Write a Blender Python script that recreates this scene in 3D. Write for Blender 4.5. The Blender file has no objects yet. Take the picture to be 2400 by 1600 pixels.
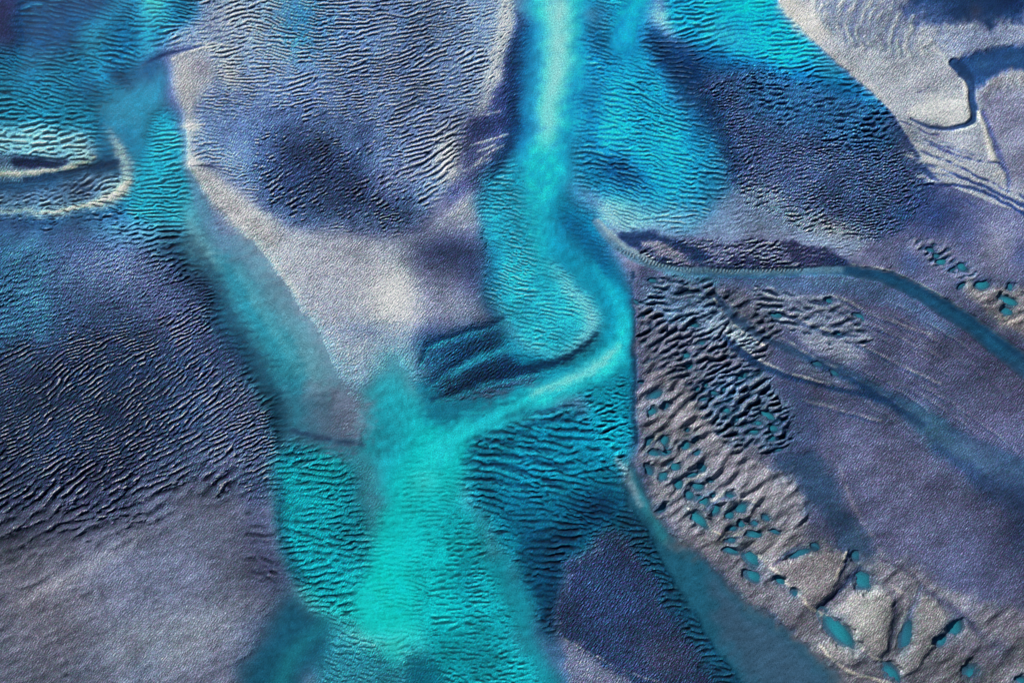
import bpy, math
import numpy as np

# ------------------------------------------------------------------ grid ---
# The tidal flat is surveyed on a plan grid: 10 plan units = 1 metre.
GX0, GY0, STEP = -240.0, -155.0, 1.7
NX, NY = 1700, 1125
gx = GX0 + STEP * np.arange(NX, dtype=np.float32)
gy = GY0 + STEP * np.arange(NY, dtype=np.float32)
X, Y = np.meshgrid(gx, gy)
rng = np.random.default_rng(7)
FX = np.fft.fftfreq(NX, STEP)[None, :].astype(np.float32)
FY = np.fft.fftfreq(NY, STEP)[:, None].astype(np.float32)

def white(seed):
    return np.fft.fft2(np.random.default_rng(seed).standard_normal((NY, NX)).astype(np.float32))

def soft_noise(scale, seed):
    f2 = FX * FX + FY * FY
    n = np.fft.ifft2(white(seed) * np.exp(-f2 * scale * scale * 4)).real.astype(np.float32)
    return n / n.std()

def oriented_noise(lam, ang, seed, bw=0.35, tw=0.35, cplx=False, wf=None):
    """band-pass noise whose crests run at `ang` degrees (rising to the right)"""
    a = math.radians(ang); f0 = 1.0 / lam
    nx, ny = math.sin(a), math.cos(a)
    u = FX * nx + FY * ny
    v = -FX * ny + FY * nx
    g = np.exp(-((u - f0) ** 2) / (2 * (bw * f0) ** 2) - v * v / (2 * (tw * f0) ** 2))
    z = np.fft.ifft2((white(seed) if wf is None else wf) * g)
    if cplx:
        z = z.astype(np.complex64)
        return z / np.sqrt((np.abs(z) ** 2).mean())
    z = z.real.astype(np.float32)
    return z / z.std()

NWX = 0.6 * soft_noise(70, 1) + 0.5 * soft_noise(22, 2) + 0.35 * soft_noise(8, 3)
NWY = 0.6 * soft_noise(70, 4) + 0.5 * soft_noise(22, 5) + 0.35 * soft_noise(8, 6)

WISP = oriented_noise(15, 3, 8, .5, .35) * .6 + oriented_noise(8, 20, 9, .5, .6) * .5

wisp_on = True
BRK = np.clip(.78 + .30 * soft_noise(9, 95) + .22 * soft_noise(30, 96), .12, 1.0)
def sm(t):
    t = np.clip(t, 0, 1)
    return t * t * (3 - 2 * t)

# fields of the flat ------------------------------------------------------
F = {
    'C': np.zeros((NY, NX, 3), np.float32), 'TC': np.zeros((NY, NX, 3), np.float32),
    'CC': np.zeros((NY, NX, 3), np.float32),
}
for k, v in dict(A=0, amp=0, lam=12, th=0, rough=1, H=0.0, tw=0, cw=0, chaos=0.3, mound=0).items():
    F[k] = np.full((NY, NX), v, np.float32)
F['C'][:] = (112 / 255, 112 / 255, 142 / 255)
F['TC'][:] = (30 / 255, 80 / 255, 120 / 255)
F['CC'][:] = (205 / 255, 195 / 255, 200 / 255)
REG = np.zeros((NY, NX), np.int8)       # which bed a cell belongs to
WREG = np.zeros((NY, NX), np.int8)      # which water a cell belongs to

def box(pts, m):
    xs = [p[0] for p in pts]; ys = [p[1] for p in pts]
    i0 = max(0, int((min(xs) - m - GX0) / STEP)); i1 = min(NX, int((max(xs) + m - GX0) / STEP) + 2)
    j0 = max(0, int((min(ys) - m - GY0) / STEP)); j1 = min(NY, int((max(ys) + m - GY0) / STEP) + 2)
    return (slice(j0, max(j1, j0)), slice(i0, max(i1, i0)))

def smooth_pts(pts, closed=False, it=2):
    p = [tuple(map(float, q)) for q in pts]
    for _ in range(it):
        q = []
        n = len(p)
        if closed:
            for i in range(n):
                a, b = p[i], p[(i + 1) % n]
                q.append(tuple(.75 * x + .25 * y for x, y in zip(a, b)))
                q.append(tuple(.25 * x + .75 * y for x, y in zip(a, b)))
        else:
            q.append(p[0])
            for i in range(n - 1):
                a, b = p[i], p[i + 1]
                q.append(tuple(.75 * x + .25 * y for x, y in zip(a, b)))
                q.append(tuple(.25 * x + .75 * y for x, y in zip(a, b)))
            q.append(p[-1])
        p = q
    return p

def wcoords(s, wa):
    return X[s] + wa * NWX[s], Y[s] + wa * NWY[s]

def poly(pts, f=12, wa=None, it=1):
    if wa is None: wa = 2 + 0.35 * f
    s = box(pts, 1.6 * f + 3 * wa + 6)
    px, py = wcoords(s, wa)
    P = smooth_pts(pts, True, it)
    d2 = np.full(px.shape, 1e12, np.float32); inside = np.zeros(px.shape, bool)
    for i in range(len(P)):
        x1, y1 = P[i]; x2, y2 = P[(i + 1) % len(P)]
        dx, dy = x2 - x1, y2 - y1
        t = np.clip(((px - x1) * dx + (py - y1) * dy) / (dx * dx + dy * dy + 1e-9), 0, 1)
        d2 = np.minimum(d2, (px - x1 - t * dx) ** 2 + (py - y1 - t * dy) ** 2)
        if y1 != y2:
            c = ((y1 > py) != (y2 > py)) & (px < (x2 - x1) * (py - y1) / (y2 - y1) + x1)
            inside ^= c
    d = np.sqrt(d2) * np.where(inside, 1, -1)
    if f >= 8 and wisp_on: d = d + .42 * min(f, 26) * WISP[s]
    return s, sm(0.5 + d / (2 * max(f, 0.5)))

def line(pts, w=6, f=6, wa=None, it=2, gauss=False):
    """brush along a polyline; points may carry their own half width as third value"""
    if wa is None: wa = 1 + 0.25 * (w if w < 30 else 30)
    Q = [(p[0], p[1], p[2] if len(p) > 2 else w) for p in pts]
    mw = max(q[2] for q in Q)
    s = box(Q, mw + 1.6 * f + 3 * wa + 6)
    px, py = wcoords(s, wa)
    P = smooth_pts(Q, False, it)
    best = np.full(px.shape, -1e9, np.float32)
    for i in range(len(P) - 1):
        x1, y1, w1 = P[i]; x2, y2, w2 = P[i + 1]
        dx, dy = x2 - x1, y2 - y1
        t = np.clip(((px - x1) * dx + (py - y1) * dy) / (dx * dx + dy * dy + 1e-9), 0, 1)
        d = np.sqrt((px - x1 - t * dx) ** 2 + (py - y1 - t * dy) ** 2)
        ww = w1 + (w2 - w1) * t
        v = -(d / np.maximum(ww, .5)) if gauss else (ww - d)
        best = np.maximum(best, v)
    if gauss:
        return s, np.exp(-best * best)
    if mw < 6: return s, sm(0.5 + best / (2 * max(f, 0.5))) * BRK[s]
    if f >= 8 and wisp_on: best = best + .30 * min(f, 26) * WISP[s]
    return s, sm(0.5 + best / (2 * max(f, 0.5)))

def blob(x, y, rx, ry=None, ang=0, wa=3):
    ry = ry or rx
    r = max(rx, ry) * 2.4
    s = box([(x - r, y - r), (x + r, y + r)], 4)
    px, py = wcoords(s, wa)
    a = math.radians(ang)
    u = ((px - x) * math.cos(a) - (py - y) * math.sin(a)) / rx
    v = ((px - x) * math.sin(a) + (py - y) * math.cos(a)) / ry
    return s, np.exp(-(u * u + v * v))

def paint(mk, o=1.0, **kw):
    s, m = mk
    if m.size == 0: return
    m = m * o
    for k, v in kw.items():
        if k in ('reg', 'wreg'):
            R = REG if k == 'reg' else WREG
            R[s][m > 0.5] = v
        elif k in ('C', 'TC', 'CC'):
            c = np.array(v, np.float32) / 255
            F[k][s] += (c - F[k][s]) * m[..., None]
        elif k == 'dH':
            F['H'][s] += v * m
        else:
            F[k][s] += (v - F[k][s]) * m

# =========================== the survey: beds ==============================
exec_order = None
NAVY = (22, 52, 96)
# ---- 1. broad sheets of sand -------------------------------------------------
paint(poly([(-300,-200),(2700,-200),(2700,1800),(-300,1800)], 5), C=(112,112,142))
# north-central rippled bank
R1 = [(330,-200),(1215,-200),(1200,60),(1175,180),(1130,250),(1090,300),(1075,400),(1040,470),(960,550),(860,555),(760,545),
      (690,530),(600,470),(520,410),(470,370),(455,300),(455,250),(490,200),(500,140),(470,110),(400,110),(380,90),(420,40),(450,-20),(470,-200)]
paint(poly(R1, 14), C=(112,146,176), amp=1.5, lam=8.8, th=8, TC=(20,74,122), tw=.95, CC=(244,238,242), cw=1, chaos=.34, rough=1.1, reg=1, H=.12)
paint(blob(640,60,150,90), .8, C=(150,180,205), th=-4, lam=10, chaos=.3)
paint(blob(560,40,60,60), .6, C=(185,200,215))
paint(blob(705,50,70,90,10), .85, C=(40,150,190), TC=(5,95,145), cw=.35, th=-6)
paint(blob(850,30,90,120), .6, C=(85,120,160), th=-3, lam=11)
paint(blob(910,60,16,90,5), .5, C=(130,125,140), rough=1)
paint(blob(950,140,130,110), .7, C=(88,120,152), th=12)
paint(blob(720,230,140,80), .6, C=(80,110,155), th=0)
paint(blob(600,330,130,70,-25), .7, C=(80,108,146), th=-30, amp=.8, lam=9, chaos=.8)
paint(poly([(560,330),(700,300),(860,330),(950,400),(1010,450),(960,530),(860,550),(740,520),(620,440)], 70), C=(44,72,108), TC=(12,40,78), CC=(190,182,190), cw=.7, amp=1.0, lam=9, th=25, chaos=.9, rough=1.7)
paint(blob(1000,330,90,110,30), .7, C=(100,122,158), th=22, lam=11)
paint(line([(900,430,30),(980,390,35),(1040,330,30),(1085,270,22)], 30, 30), .7, th=27, lam=13, amp=1.3, chaos=.25, CC=(240,235,240), cw=.9, C=(120,135,170))
paint(blob(1120,110,80,140,8), .6, C=(128,156,188), cw=1, th=22, lam=8.5)
paint(blob(1000,250,110,60,25), .4, C=(100,130,168))
paint(blob(560,200,90,60), .5, C=(96,118,150))
paint(blob(800,60,200,60), .3, C=(70,120,160))
paint(blob(1052,370,26,55,10), .85, C=(225,220,230), CC=(255,250,250), cw=.9, th=32)
paint(blob(1060,405,24,22), .6, C=(215,210,222))
paint(line([(1196,-60,12),(1186,20,20),(1182,90,18),(1165,170,22),(1150,225,16),(1120,262,12)], 18, 18), .8, C=(196,198,212), CC=(245,240,240), cw=.8, th=35, lam=8.5, amp=.8, chaos=.9)
paint(line([(1205,50,3),(1192,110,5),(1170,190,6),(1150,235,6),(1105,270,5)], 6, 5), .6, C=(90,80,92), amp=.2, rough=1.4)
paint(line([(540,120,16),(525,160,20),(540,190,16)], 18, 16), .75, C=(195,195,208), cw=.8)
paint(blob(505,60,70,45), .5, C=(140,140,170))
# grey apron between the bank and the main channel
paint(poly([(1215,20),(1235,60),(1215,200),(1215,330),(1180,380),(1140,440),(1130,520),(1060,520),(1060,440),(1080,330),(1110,270),(1160,220),(1195,100)], 14),
      C=(46,68,112), amp=.35, lam=11, th=28, chaos=.5, rough=1.5, TC=(10,50,100), tw=.6, cw=.3, reg=1)
paint(line([(1230,60,14),(1215,200,14),(1212,330,16),(1175,390,12)], 14, 14), .85, C=(8,62,116), TC=(2,36,84), amp=.8, th=5, lam=12)
paint(blob(1100,400,40,90,20), .6, C=(100,108,140))
for q in ([(1090,402),(1120,385),(1150,372)], [(1115,385),(1150,355),(1180,342)], [(1100,340),(1150,328),(1190,315)], [(1130,270),(1170,262)], [(1120,355),(1160,340)]):
    paint(line(q, 2.2, 3, wa=1), .7, C=(225,225,235), dH=.18)

# ---- 2. western waters and lobes ---------------------------------------------
W1P = [(-300,-200),(460,-200),(470,20),(420,70),(400,110),(340,135),(325,160),(330,230),(400,240),(430,300),(440,380),(470,450),(485,520),(520,620),(600,720),(660,840),
       (690,960),(700,1010),(650,1040),(630,960),(560,800),(480,690),(400,600),(300,560),(170,560),(60,560),(-300,560)]
paint(poly(W1P, 18), C=(12,120,152), A=.1, amp=1.3, lam=10.5, th=-4, TC=(0,58,104), tw=.95, CC=(110,215,215), cw=.45, chaos=.25, rough=.25, reg=2, wreg=1, H=-.12)
paint(poly([(-300,-200),(110,-200),(80,40),(60,120),(20,160),(-300,200)], 30), C=(44,58,96), A=.05, amp=.0, rough=.6, H=.1, cw=0)
paint(poly([(60,60),(120,-60),(300,-200),(330,-30),(250,40),(180,130),(60,180),(10,170)], 30), C=(6,98,146), amp=.5, th=-4, lam=13, A=.35, TC=(0,44,96))
paint(line([(60,45,3),(110,40,4),(150,25,4)], 4, 5), .7, C=(2,32,80)); paint(line([(40,70),(100,78),(130,70)], 3, 5), .7, C=(2,32,80))
paint(line([(140,12),(190,5),(240,-4)], 5, 6), .6, C=(2,40,90))
paint(line([(95,150,5),(140,140,5),(180,125,4)], 5, 8), .8, C=(0,50,100))
paint(line([(345,-80,26),(350,20,26),(362,60,24),(350,110,18),(320,150,16)], 26, 26), .85, C=(45,200,220), A=.35, amp=1.0, th=-2)
paint(blob(360,10,40,30), .6, C=(80,225,235))
paint(line([(300,-60,14),(240,60,20),(205,95,20),(235,140,24),(245,200,16)], 20, 24), .75, C=(30,180,205), A=.3, amp=.7, lam=10, th=-12)
paint(blob(220,85,30,22,-20), .5, C=(60,200,215))
paint(poly([(270,60),(330,80),(330,130),(300,170),(255,180),(250,120)], 18), .8, C=(10,125,165), amp=1.5, lam=12, th=-12)
paint(poly([(20,110),(120,130),(210,130),(215,180),(160,210),(0,215),(-200,240),(-200,160)], 24), .75, C=(22,150,178), th=-9, lam=9.5, amp=1.0)
paint(poly([(-200,200),(160,210),(240,260),(225,330),(100,330),(-200,330)], 24), .8, C=(26,160,180), th=-8, lam=12.5, amp=1.5, chaos=.3)
paint(poly([(-200,305),(110,300),(200,300),(226,345),(215,372),(150,386),(60,360),(-200,350)], 12), .9, C=(135,205,205), th=2, lam=13, amp=1.35, TC=(5,70,110), CC=(225,235,225), cw=.6, chaos=.35)
paint(blob(205,355,28,20), .6, C=(215,228,218))
paint(blob(205,205,30,26), .9, C=(0,108,146), amp=.25, A=.4)
# smooth throat
paint(poly([(330,150),(400,160),(410,210),(420,250),(395,245),(350,270),(335,310),(330,360),(300,330),(262,300),(240,265),(250,225),(290,200)], 30), C=(12,150,176), A=.9, amp=.12, rough=.2)
paint(blob(345,165,40,24,25), .9, C=(6,92,134))
paint(line([(262,180,7),(285,188,7),(310,200,6)], 6, 7), .75, C=(2,52,100)); paint(line([(255,168),(290,176),(330,170)], 4, 6), .6, C=(2,62,110))
paint(line([(400,180,12),(415,230,12),(428,290,8)], 12, 14), .8, C=(70,95,138), A=.3, amp=0)
paint(line([(318,300,12),(320,370,12),(315,440,14)], 13, 12), .85, C=(12,140,168), A=.8, amp=.15)
paint(blob(268,335,34,36), .8, C=(4,108,146), A=.7, amp=.2)
paint(line([(245,378,10),(285,375,14)], 12, 12), .8, C=(2,78,122), A=.6, amp=.1)
# pale foam spit curling west
SPIT = [(258,305,3),(272,330,5),(290,362,8),(303,392,7),(300,425,8),(275,455,9),(235,472,6),(160,487,7),(80,497,7),(-20,503,8),(-240,510,10)]
# western lobes
paint(poly([(-200,352),(60,358),(150,380),(200,372),(225,378),(170,400),(60,425),(-200,440)], 6), C=(92,132,146), A=0, amp=.05, rough=1.3, H=.16, cw=0, reg=3)
paint(poly([(30,372),(80,366),(140,372),(165,384),(120,398),(60,392),(25,392)], 7), C=(8,32,70), amp=.2, H=-.1)  # deep shadow by the lobe, painted navy and set lower
paint(blob(-20,376,50,9), .8, C=(10,36,72))
paint(line([(-20,408,5),(60,408,5),(110,402,5),(160,394,6),(205,382,6),(224,370,5)], 5, 4), .85, C=(222,214,194), dH=.25)
paint(poly([(-200,425),(60,425),(150,408),(220,388),(290,380),(300,400),(230,412),(160,430),(60,455),(-200,470)], 9), C=(4,66,110), A=.35, amp=.3, th=10, H=-.15, cw=0, wreg=1)
paint(poly([(60,445),(160,425),(220,405),(280,400),(292,430),(260,455),(220,468),(140,480),(40,490),(-200,500),(-200,470)], 9), C=(92,140,165), amp=1.1, lam=12, th=12, TC=(4,44,88), CC=(225,230,232), cw=.8, chaos=.9)
paint(blob(265,430,34,26), .6, C=(150,212,218)); paint(blob(200,445,22,12,15), .85, C=(20,50,90), amp=.5)
paint(line([(30,462),(100,455),(180,440)], 4, 5), .6, C=(10,42,84))
paint(line(SPIT, 10, 8), .95, C=(188,212,200), A=.15, amp=.05, rough=1.2, H=.12, cw=0, reg=3)
paint(line([(300,425,7),(272,458,8),(235,474,5),(160,489,3),(100,496,3)], 5, 4), .8, C=(238,232,212), dH=.15)
paint(line([(300,385,6),(305,410,6)], 6, 6), .6, C=(225,222,222))
# chaotic corner below the spit
paint(poly([(-200,505),(60,505),(160,495),(240,480),(300,470),(330,520),(300,560),(200,600),(-200,640)], 16), C=(40,100,140), amp=1.4, lam=12.5, th=3, TC=(4,34,76), CC=(205,220,228), cw=.85, chaos=.8, A=0, H=0, reg=2)
paint(line([(-60,535,5),(40,535,7),(80,515,6),(150,500,4)], 6, 8), .8, C=(6,34,76), dH=-.1)
# bright ripple ribbon
paint(poly([(350,270),(400,255),(425,310),(438,360),(445,420),(470,470),(470,520),(430,540),(330,540),(290,480),(315,420),(335,340)], 14), C=(30,182,198), A=.12, amp=1.35, lam=10, th=1, TC=(0,84,124), CC=(140,230,230), cw=.5, chaos=.15)
paint(blob(450,505,22,30), .7, C=(150,215,205))
paint(line([(432,300,4),(440,380,6),(458,440,8),(490,510,12)], 6, 7), .85, C=(62,165,178), A=.6, amp=.1)
paint(poly([(200,520),(420,530),(470,580),(520,680),(600,780),(650,880),(665,980),(640,1030),(600,960),(540,840),(470,740),(420,660),(380,600),(180,600)], 18), C=(30,118,142), A=0, amp=1.45, lam=13.5, th=2, TC=(0,34,74), tw=1, CC=(70,185,190), cw=.6, chaos=.45)
paint(blob(330,550,120,30,-5), .6, C=(120,190,200), TC=(0,60,104))
paint(blob(640,980,40,60), .7, C=(20,110,135), lam=17, TC=(0,26,62), th=4)

# smooth turquoise channel going south-east
CH = [(445,500,14),(480,590,30),(545,680,46),(610,760,58),(680,850,64),(720,930,70),(770,1010,60)]
paint(line(CH, 50, 16), C=(58,165,178), A=.9, amp=0, rough=.6, H=-.2, wreg=1, cw=0, reg=2)
paint(line([(440,520,8),(475,590,14),(520,615,12)], 12, 14), .75, C=(150,212,205))
paint(line([(540,640,14),(610,740,18),(665,830,18),(700,900,14)], 16, 20), .8, C=(8,138,160))
paint(line([(500,700,8),(570,790,8),(640,900,10),(680,980,20)], 10, 12), .7, C=(14,120,145))
paint(line([(560,560,20),(640,660,26),(700,760,34),(760,880,50)], 26, 24), .8, C=(120,172,182), A=.75)
paint(blob(680,870,24,34,-30), .5, C=(100,185,190))

# ---- 3. western dark ripple plain -----------------------------------------
WD = [(-300,600),(160,590),(380,585),(440,660),(500,760),(570,860),(615,960),(640,1050),(650,1180),(400,1200),(200,1260),(-300,1330)]
paint(poly(WD, 22), C=(46,72,108), A=0, amp=1.7, lam=9.8, th=25, TC=(8,32,72), tw=.9, CC=(170,164,184), cw=.9, chaos=.34, rough=1.9, reg=4, H=.1)
paint(poly([(-300,520),(250,530),(400,600),(480,700),(400,760),(200,760),(60,820),(-300,900)], 40), .85, C=(58,90,126), lam=11, th=6, amp=1.4, TC=(8,32,66), CC=(200,196,208), chaos=.6)
paint(poly([(-300,560),(120,560),(130,700),(110,800),(-300,820)], 30), .6, C=(44,112,142), lam=13)
paint(blob(300,640,160,80), .5, C=(104,114,142), cw=.9)
paint(blob(400,740,110,60,-30), .6, C=(98,106,148), th=35)
paint(blob(260,930,150,110,20), .8, C=(26,52,84), th=38, amp=1.4)
paint(blob(90,960,120,150,20), .6, C=(30,52,84), th=38)
paint(blob(470,900,90,80), .5, C=(54,76,110), th=35)
paint(blob(560,960,70,90), .5, C=(92,102,132), th=30, lam=12)
paint(blob(180,1120,260,70,8), .75, C=(30,42,72), th=36, lam=13, amp=1.4, cw=.7)
paint(blob(500,1080,120,50), .5, C=(96,104,132), th=32, lam=17, amp=1.1)
for (x, y, r) in [(55,575,10),(60,680,9),(95,640,8),(100,715,8),(55,845,8),(66,856,7),(80,560,9),(30,600,10),(110,590,9),(160,650,7),(90,780,6)]:
    paint(blob(x, y, r * 1.5, r * .7, -4, wa=1), .8, C=(90,180,196), dH=-.12)

# ---- 4. south-west smooth flats -------------------------------------------
paint(poly([(-300,1240),(150,1210),(420,1150),(620,1130),(650,1280),(680,1370),(660,1440),(600,1520),(560,1800),(-300,1800)], 85), C=(98,102,126), A=0, amp=.45, lam=38, th=30, TC=(52,62,90), tw=.8, CC=(160,152,160), cw=.4, chaos=.6, rough=1.5, reg=5, H=.12)
paint(blob(420,1330,200,130,20), .7, amp=.06, C=(108,116,146))
paint(blob(330,1500,150,60,25), .6, C=(128,134,152), amp=.1)
paint(blob(90,1400,130,190,20), .6, C=(120,112,128), lam=44)
paint(blob(120,1230,190,50,16), .7, C=(58,62,88), lam=22, amp=1.3, cw=.6)
paint(blob(330,1230,120,40,25), .5, C=(86,88,110), lam=24, amp=1.2)
paint(blob(450,1500,130,55,35), .6, C=(140,143,160), amp=0)
paint(line([(360,1560,10),(300,1600,14),(400,1500,6)], 10, 18), .4, C=(80,100,128))
paint(blob(200,1560,60,30,30), .6, C=(96,106,132))
paint(blob(610,1240,40,70,10), .6, C=(70,86,130), chaos=1, lam=10, amp=.7, th=-30)
paint(blob(640,1340,50,50), .7, C=(50,62,100), chaos=1, lam=11, amp=.8, th=-35)
paint(line([(40,1420,6),(150,1360,6),(260,1300,5),(330,1255,4)], 6, 14), .4, C=(180,170,172))

# ---- 5. central sandbar -----------------------------------------------------
SB = [(400,165),(430,130),(480,118),(505,150),(508,185),(480,215),(452,245),(456,300),(458,350),(500,415),(580,470),(690,535),(800,560),(960,560),(1060,490),(1120,430),
      (1140,520),(1150,640),(1140,760),(1020,790),(980,880),(1000,960),(900,1030),(820,1040),(760,1010),(800,960),(790,860),(740,770),(680,680),(600,580),(530,500),(470,430),(448,370),(438,290),(420,220)]
paint(poly(SB, 9, wa=4), C=(146,150,170), A=0, amp=.0, rough=1.9, H=.25, cw=0, tw=0, reg=6)
paint(line([(430,140,16),(440,190,16),(440,240,10),(446,300,8),(450,360,8),(480,420,14),(550,490,24),(620,560,30)], 16, 12), .8, C=(158,150,155))
paint(blob(475,160,24,26), .7, C=(96,90,106))
paint(line([(455,380,4),(500,425,6),(560,470,8),(640,520,10)], 8, 12), .6, C=(206,200,204))
paint(blob(445,294,16,6), .85, C=(245,245,250)); paint(blob(455,384,16,12), .9, C=(248,246,250)); paint(blob(490,110,22,8), .8, C=(235,228,226))
paint(line([(437,297,2),(455,292,3),(480,290,2)], 2, 3, wa=1), .7, C=(238,235,240), dH=.2)
paint(line([(450,390,2),(480,388,3),(510,392,3),(545,405,2)], 2.5, 3, wa=1), .6, C=(60,66,96), dH=-.15)
paint(line([(345,148,3),(380,127,4),(430,118,4),(470,108,3)], 3, 4), .7, C=(12,44,92), dH=-.1)
paint(line([(405,140,2),(440,122,3),(480,112,3)], 2.5, 3), .7, C=(222,212,205), dH=.2)
paint(line([(560,520,6),(640,600,7),(700,690,8),(760,790,10)], 8, 10), .5, C=(198,195,208))
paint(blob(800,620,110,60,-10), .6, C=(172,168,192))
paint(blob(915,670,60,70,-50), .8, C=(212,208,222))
paint(blob(925,690,30,58,-20), 1, C=(255,255,255)); paint(blob(955,740,24,40,-25), .6, C=(232,228,240))  # sunlit patch painted into the bar's colour
paint(blob(1045,595,90,56), .85, C=(38,64,108)); paint(blob(1110,640,40,80), .75, C=(40,66,112))  # shade and damp on the bar's east side, painted dark
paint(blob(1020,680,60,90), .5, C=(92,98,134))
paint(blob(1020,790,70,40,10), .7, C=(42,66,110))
paint(blob(760,720,60,60), .5, C=(150,152,182))
paint(blob(860,775,90,26), .6, C=(92,118,155))
paint(blob(830,880,90,70), .75, C=(112,138,165)); paint(blob(770,990,60,40), .5, C=(92,104,145))
paint(line([(690,1010,6),(740,1030,6),(800,1040,5),(850,1042,4)], 6, 9), .75, C=(24,44,92))
for yy, xx in ((500,880),(520,930),(530,830),(545,900)):
    paint(line([(xx-60,yy-6),(xx,yy+4),(xx+60,yy-10)], 2.5, 4), .35, C=(215,210,222), dH=.12)
paint(line([(780,540,5),(860,556,6),(940,548,6),(1000,520,5)], 5, 8), .5, C=(120,118,150), dH=.15)

# dark eye east of the bar
EYE = [(990,800),(1080,770),(1170,745),(1200,780),(1240,815),(1330,838),(1372,812),(1408,768),(1400,830),(1340,872),(1240,900),(1140,920),(1060,945),(1010,935),(980,870)]
paint(poly(EYE, 40, wa=6), C=(10,56,92), A=0, amp=.4, lam=8, th=40, TC=(4,28,66), tw=.8, CC=(60,120,150), cw=.3, chaos=.9, rough=1.6, H=0, reg=7)
paint(poly([(985,800),(1060,800),(1060,900),(1100,930),(1040,950),(980,880)], 16), .6, C=(34,92,122))
paint(line([(1055,875,4),(1090,852,9),(1140,832,8),(1190,815,7),(1225,812,4)], 8, 8), .9, C=(30,142,166), amp=.1, rough=.7)
paint(line([(1060,795,5),(1110,785,8),(1160,772,5)], 6, 10), .7, C=(10,94,134), amp=.1)

# ---- 6. the main channel ----------------------------------------------------
MC = [(1310,-200,90),(1312,0,86),(1316,120,80),(1308,220,76),(1298,300,74),(1276,380,76),(1262,440,66),(1265,520,50)]
paint(line(MC, 60, 48), C=(10,205,226), A=.97, amp=0, rough=.35, H=-.2, cw=0, reg=8, wreg=2)
paint(line([(1300,-200,26),(1308,30,30),(1308,110,30),(1300,190,26),(1288,260,22),(1275,330,20)], 20, 30), .9, C=(165,252,255))
paint(line([(1275,330,18),(1268,400,20),(1262,420,14),(1270,540,18),(1275,600,14)], 18, 22), .8, C=(80,235,245))
paint(line([(1240,80,14),(1235,200,12),(1232,300,12),(1215,350,12)], 13, 16), .7, C=(4,128,172))
paint(line([(1250,120,10),(1242,240,10),(1240,340,12),(1200,400,14)], 10, 14), .5, C=(14,165,198))
paint(blob(1282,385,26,30), .6, C=(14,180,204))
# rippled east shoulder
ES = [(1370,-200),(1560,-200),(1530,40),(1550,110),(1600,170),(1650,240),(1700,320),(1735,400),(1720,470),(1640,520),(1540,540),(1440,545),(1400,520),(1360,440),(1340,380),(1340,280),(1360,150)]
paint(poly(ES, 48), C=(20,182,214), A=.1, amp=1.0, lam=10.5, th=-7, TC=(0,96,146), tw=.75, CC=(130,232,242), cw=.4, chaos=.4, rough=.3, H=-.05, reg=9, wreg=3)
paint(line([(1385,20,14),(1400,90,16),(1425,150,12)], 15, 20), .75, C=(2,105,155), th=-15)
paint(blob(1385,30,18,12,-30), .7, C=(170,235,240)); paint(blob(1410,55,14,20), .5, C=(110,215,230))
paint(line([(1530,-80,20),(1500,0,24),(1462,50,28),(1465,110,28),(1490,135,20)], 25, 14), .95, C=(6,182,222), A=.92, amp=.05, wreg=3)
paint(poly([(1540,10),(1600,30),(1640,80),(1650,110),(1560,95),(1530,60)], 12), .85, C=(150,232,242), amp=1, lam=9)
paint(poly([(1510,60),(1545,60),(1600,100),(1660,125),(1660,180),(1620,200),(1560,170),(1510,120)], 18), .9, C=(6,72,124), th=-3, lam=10, amp=1.2, A=0, TC=(0,32,80), cw=.35)
paint(blob(1620,190,40,60,-30), .7, C=(6,62,112))
paint(blob(1380,240,50,90,10), .5, C=(16,160,200), amp=.35, A=.5)
paint(line([(1470,150,30),(1500,240,40),(1560,310,40),(1640,380,36)], 36, 40), .6, C=(18,186,210), lam=12.5, amp=1.25, A=0)
paint(line([(1590,180,14),(1650,280,16),(1700,360,14),(1720,430,14)], 14, 18), .6, C=(6,104,150), A=0)
paint(blob(1450,405,85,40,-35), .85, C=(2,72,124), th=-28, lam=11, amp=1.1, A=0, TC=(0,38,88))
paint(blob(1400,350,40,40), .5, C=(30,180,205))
paint(poly([(1385,480),(1440,470),(1520,485),(1600,500),(1660,520),(1640,545),(1540,545),(1450,548),(1400,535)], 16), .85, C=(150,210,214), th=-14, lam=10, amp=1.0, TC=(10,90,130), A=0)
paint(blob(1540,500,90,30,-5), .5, C=(40,160,190), A=0)
paint(blob(1680,450,60,50), .6, C=(40,140,170), lam=16, amp=1.5, A=0)
paint(line([(1630,230,20),(1690,320,26),(1725,410,28),(1700,490,26),(1600,535,20)], 26, 44), .6, C=(44,116,148), amp=1.4, lam=12, th=0, TC=(2,44,88), CC=(150,205,215), cw=.6)
paint(blob(1480,200,60,90), .4, C=(14,150,196))
paint(blob(1680,400,70,130,0), .55, C=(24,120,152), A=0)
paint(blob(1600,500,110,40), .5, C=(80,140,160), A=0, CC=(210,225,228), cw=.8)
# north-east fan
FAN = [(1540,-200),(1780,-200),(1812,0),(1842,28),(1880,75),(1930,125),(1990,175),(2030,205),(2080,235),(2100,270),(2060,270),(1980,235),(1880,205),(1800,180),(1700,150),(1600,100),(1560,40)]
paint(poly(FAN, 5, wa=1.5), C=(12,176,214), A=.12, amp=1.05, lam=11, th=2, TC=(0,98,152), tw=.85, CC=(110,232,250), cw=.4, chaos=.3, rough=.3, H=-.05, reg=10, wreg=4)
paint(blob(1740,15,70,40), .85, C=(5,222,242), A=.3); paint(blob(1700,85,60,30,-20), .6, C=(70,218,238))
paint(blob(1800,110,50,50,-40), .5, C=(10,196,224))
paint(poly([(1640,120),(1720,135),(1830,160),(1930,160),(2030,205),(2090,240),(2100,275),(1980,240),(1850,210),(1700,175),(1640,160)], 16), .85, C=(10,112,164), A=0, amp=1.4, TC=(0,48,100), CC=(60,170,200))
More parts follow.
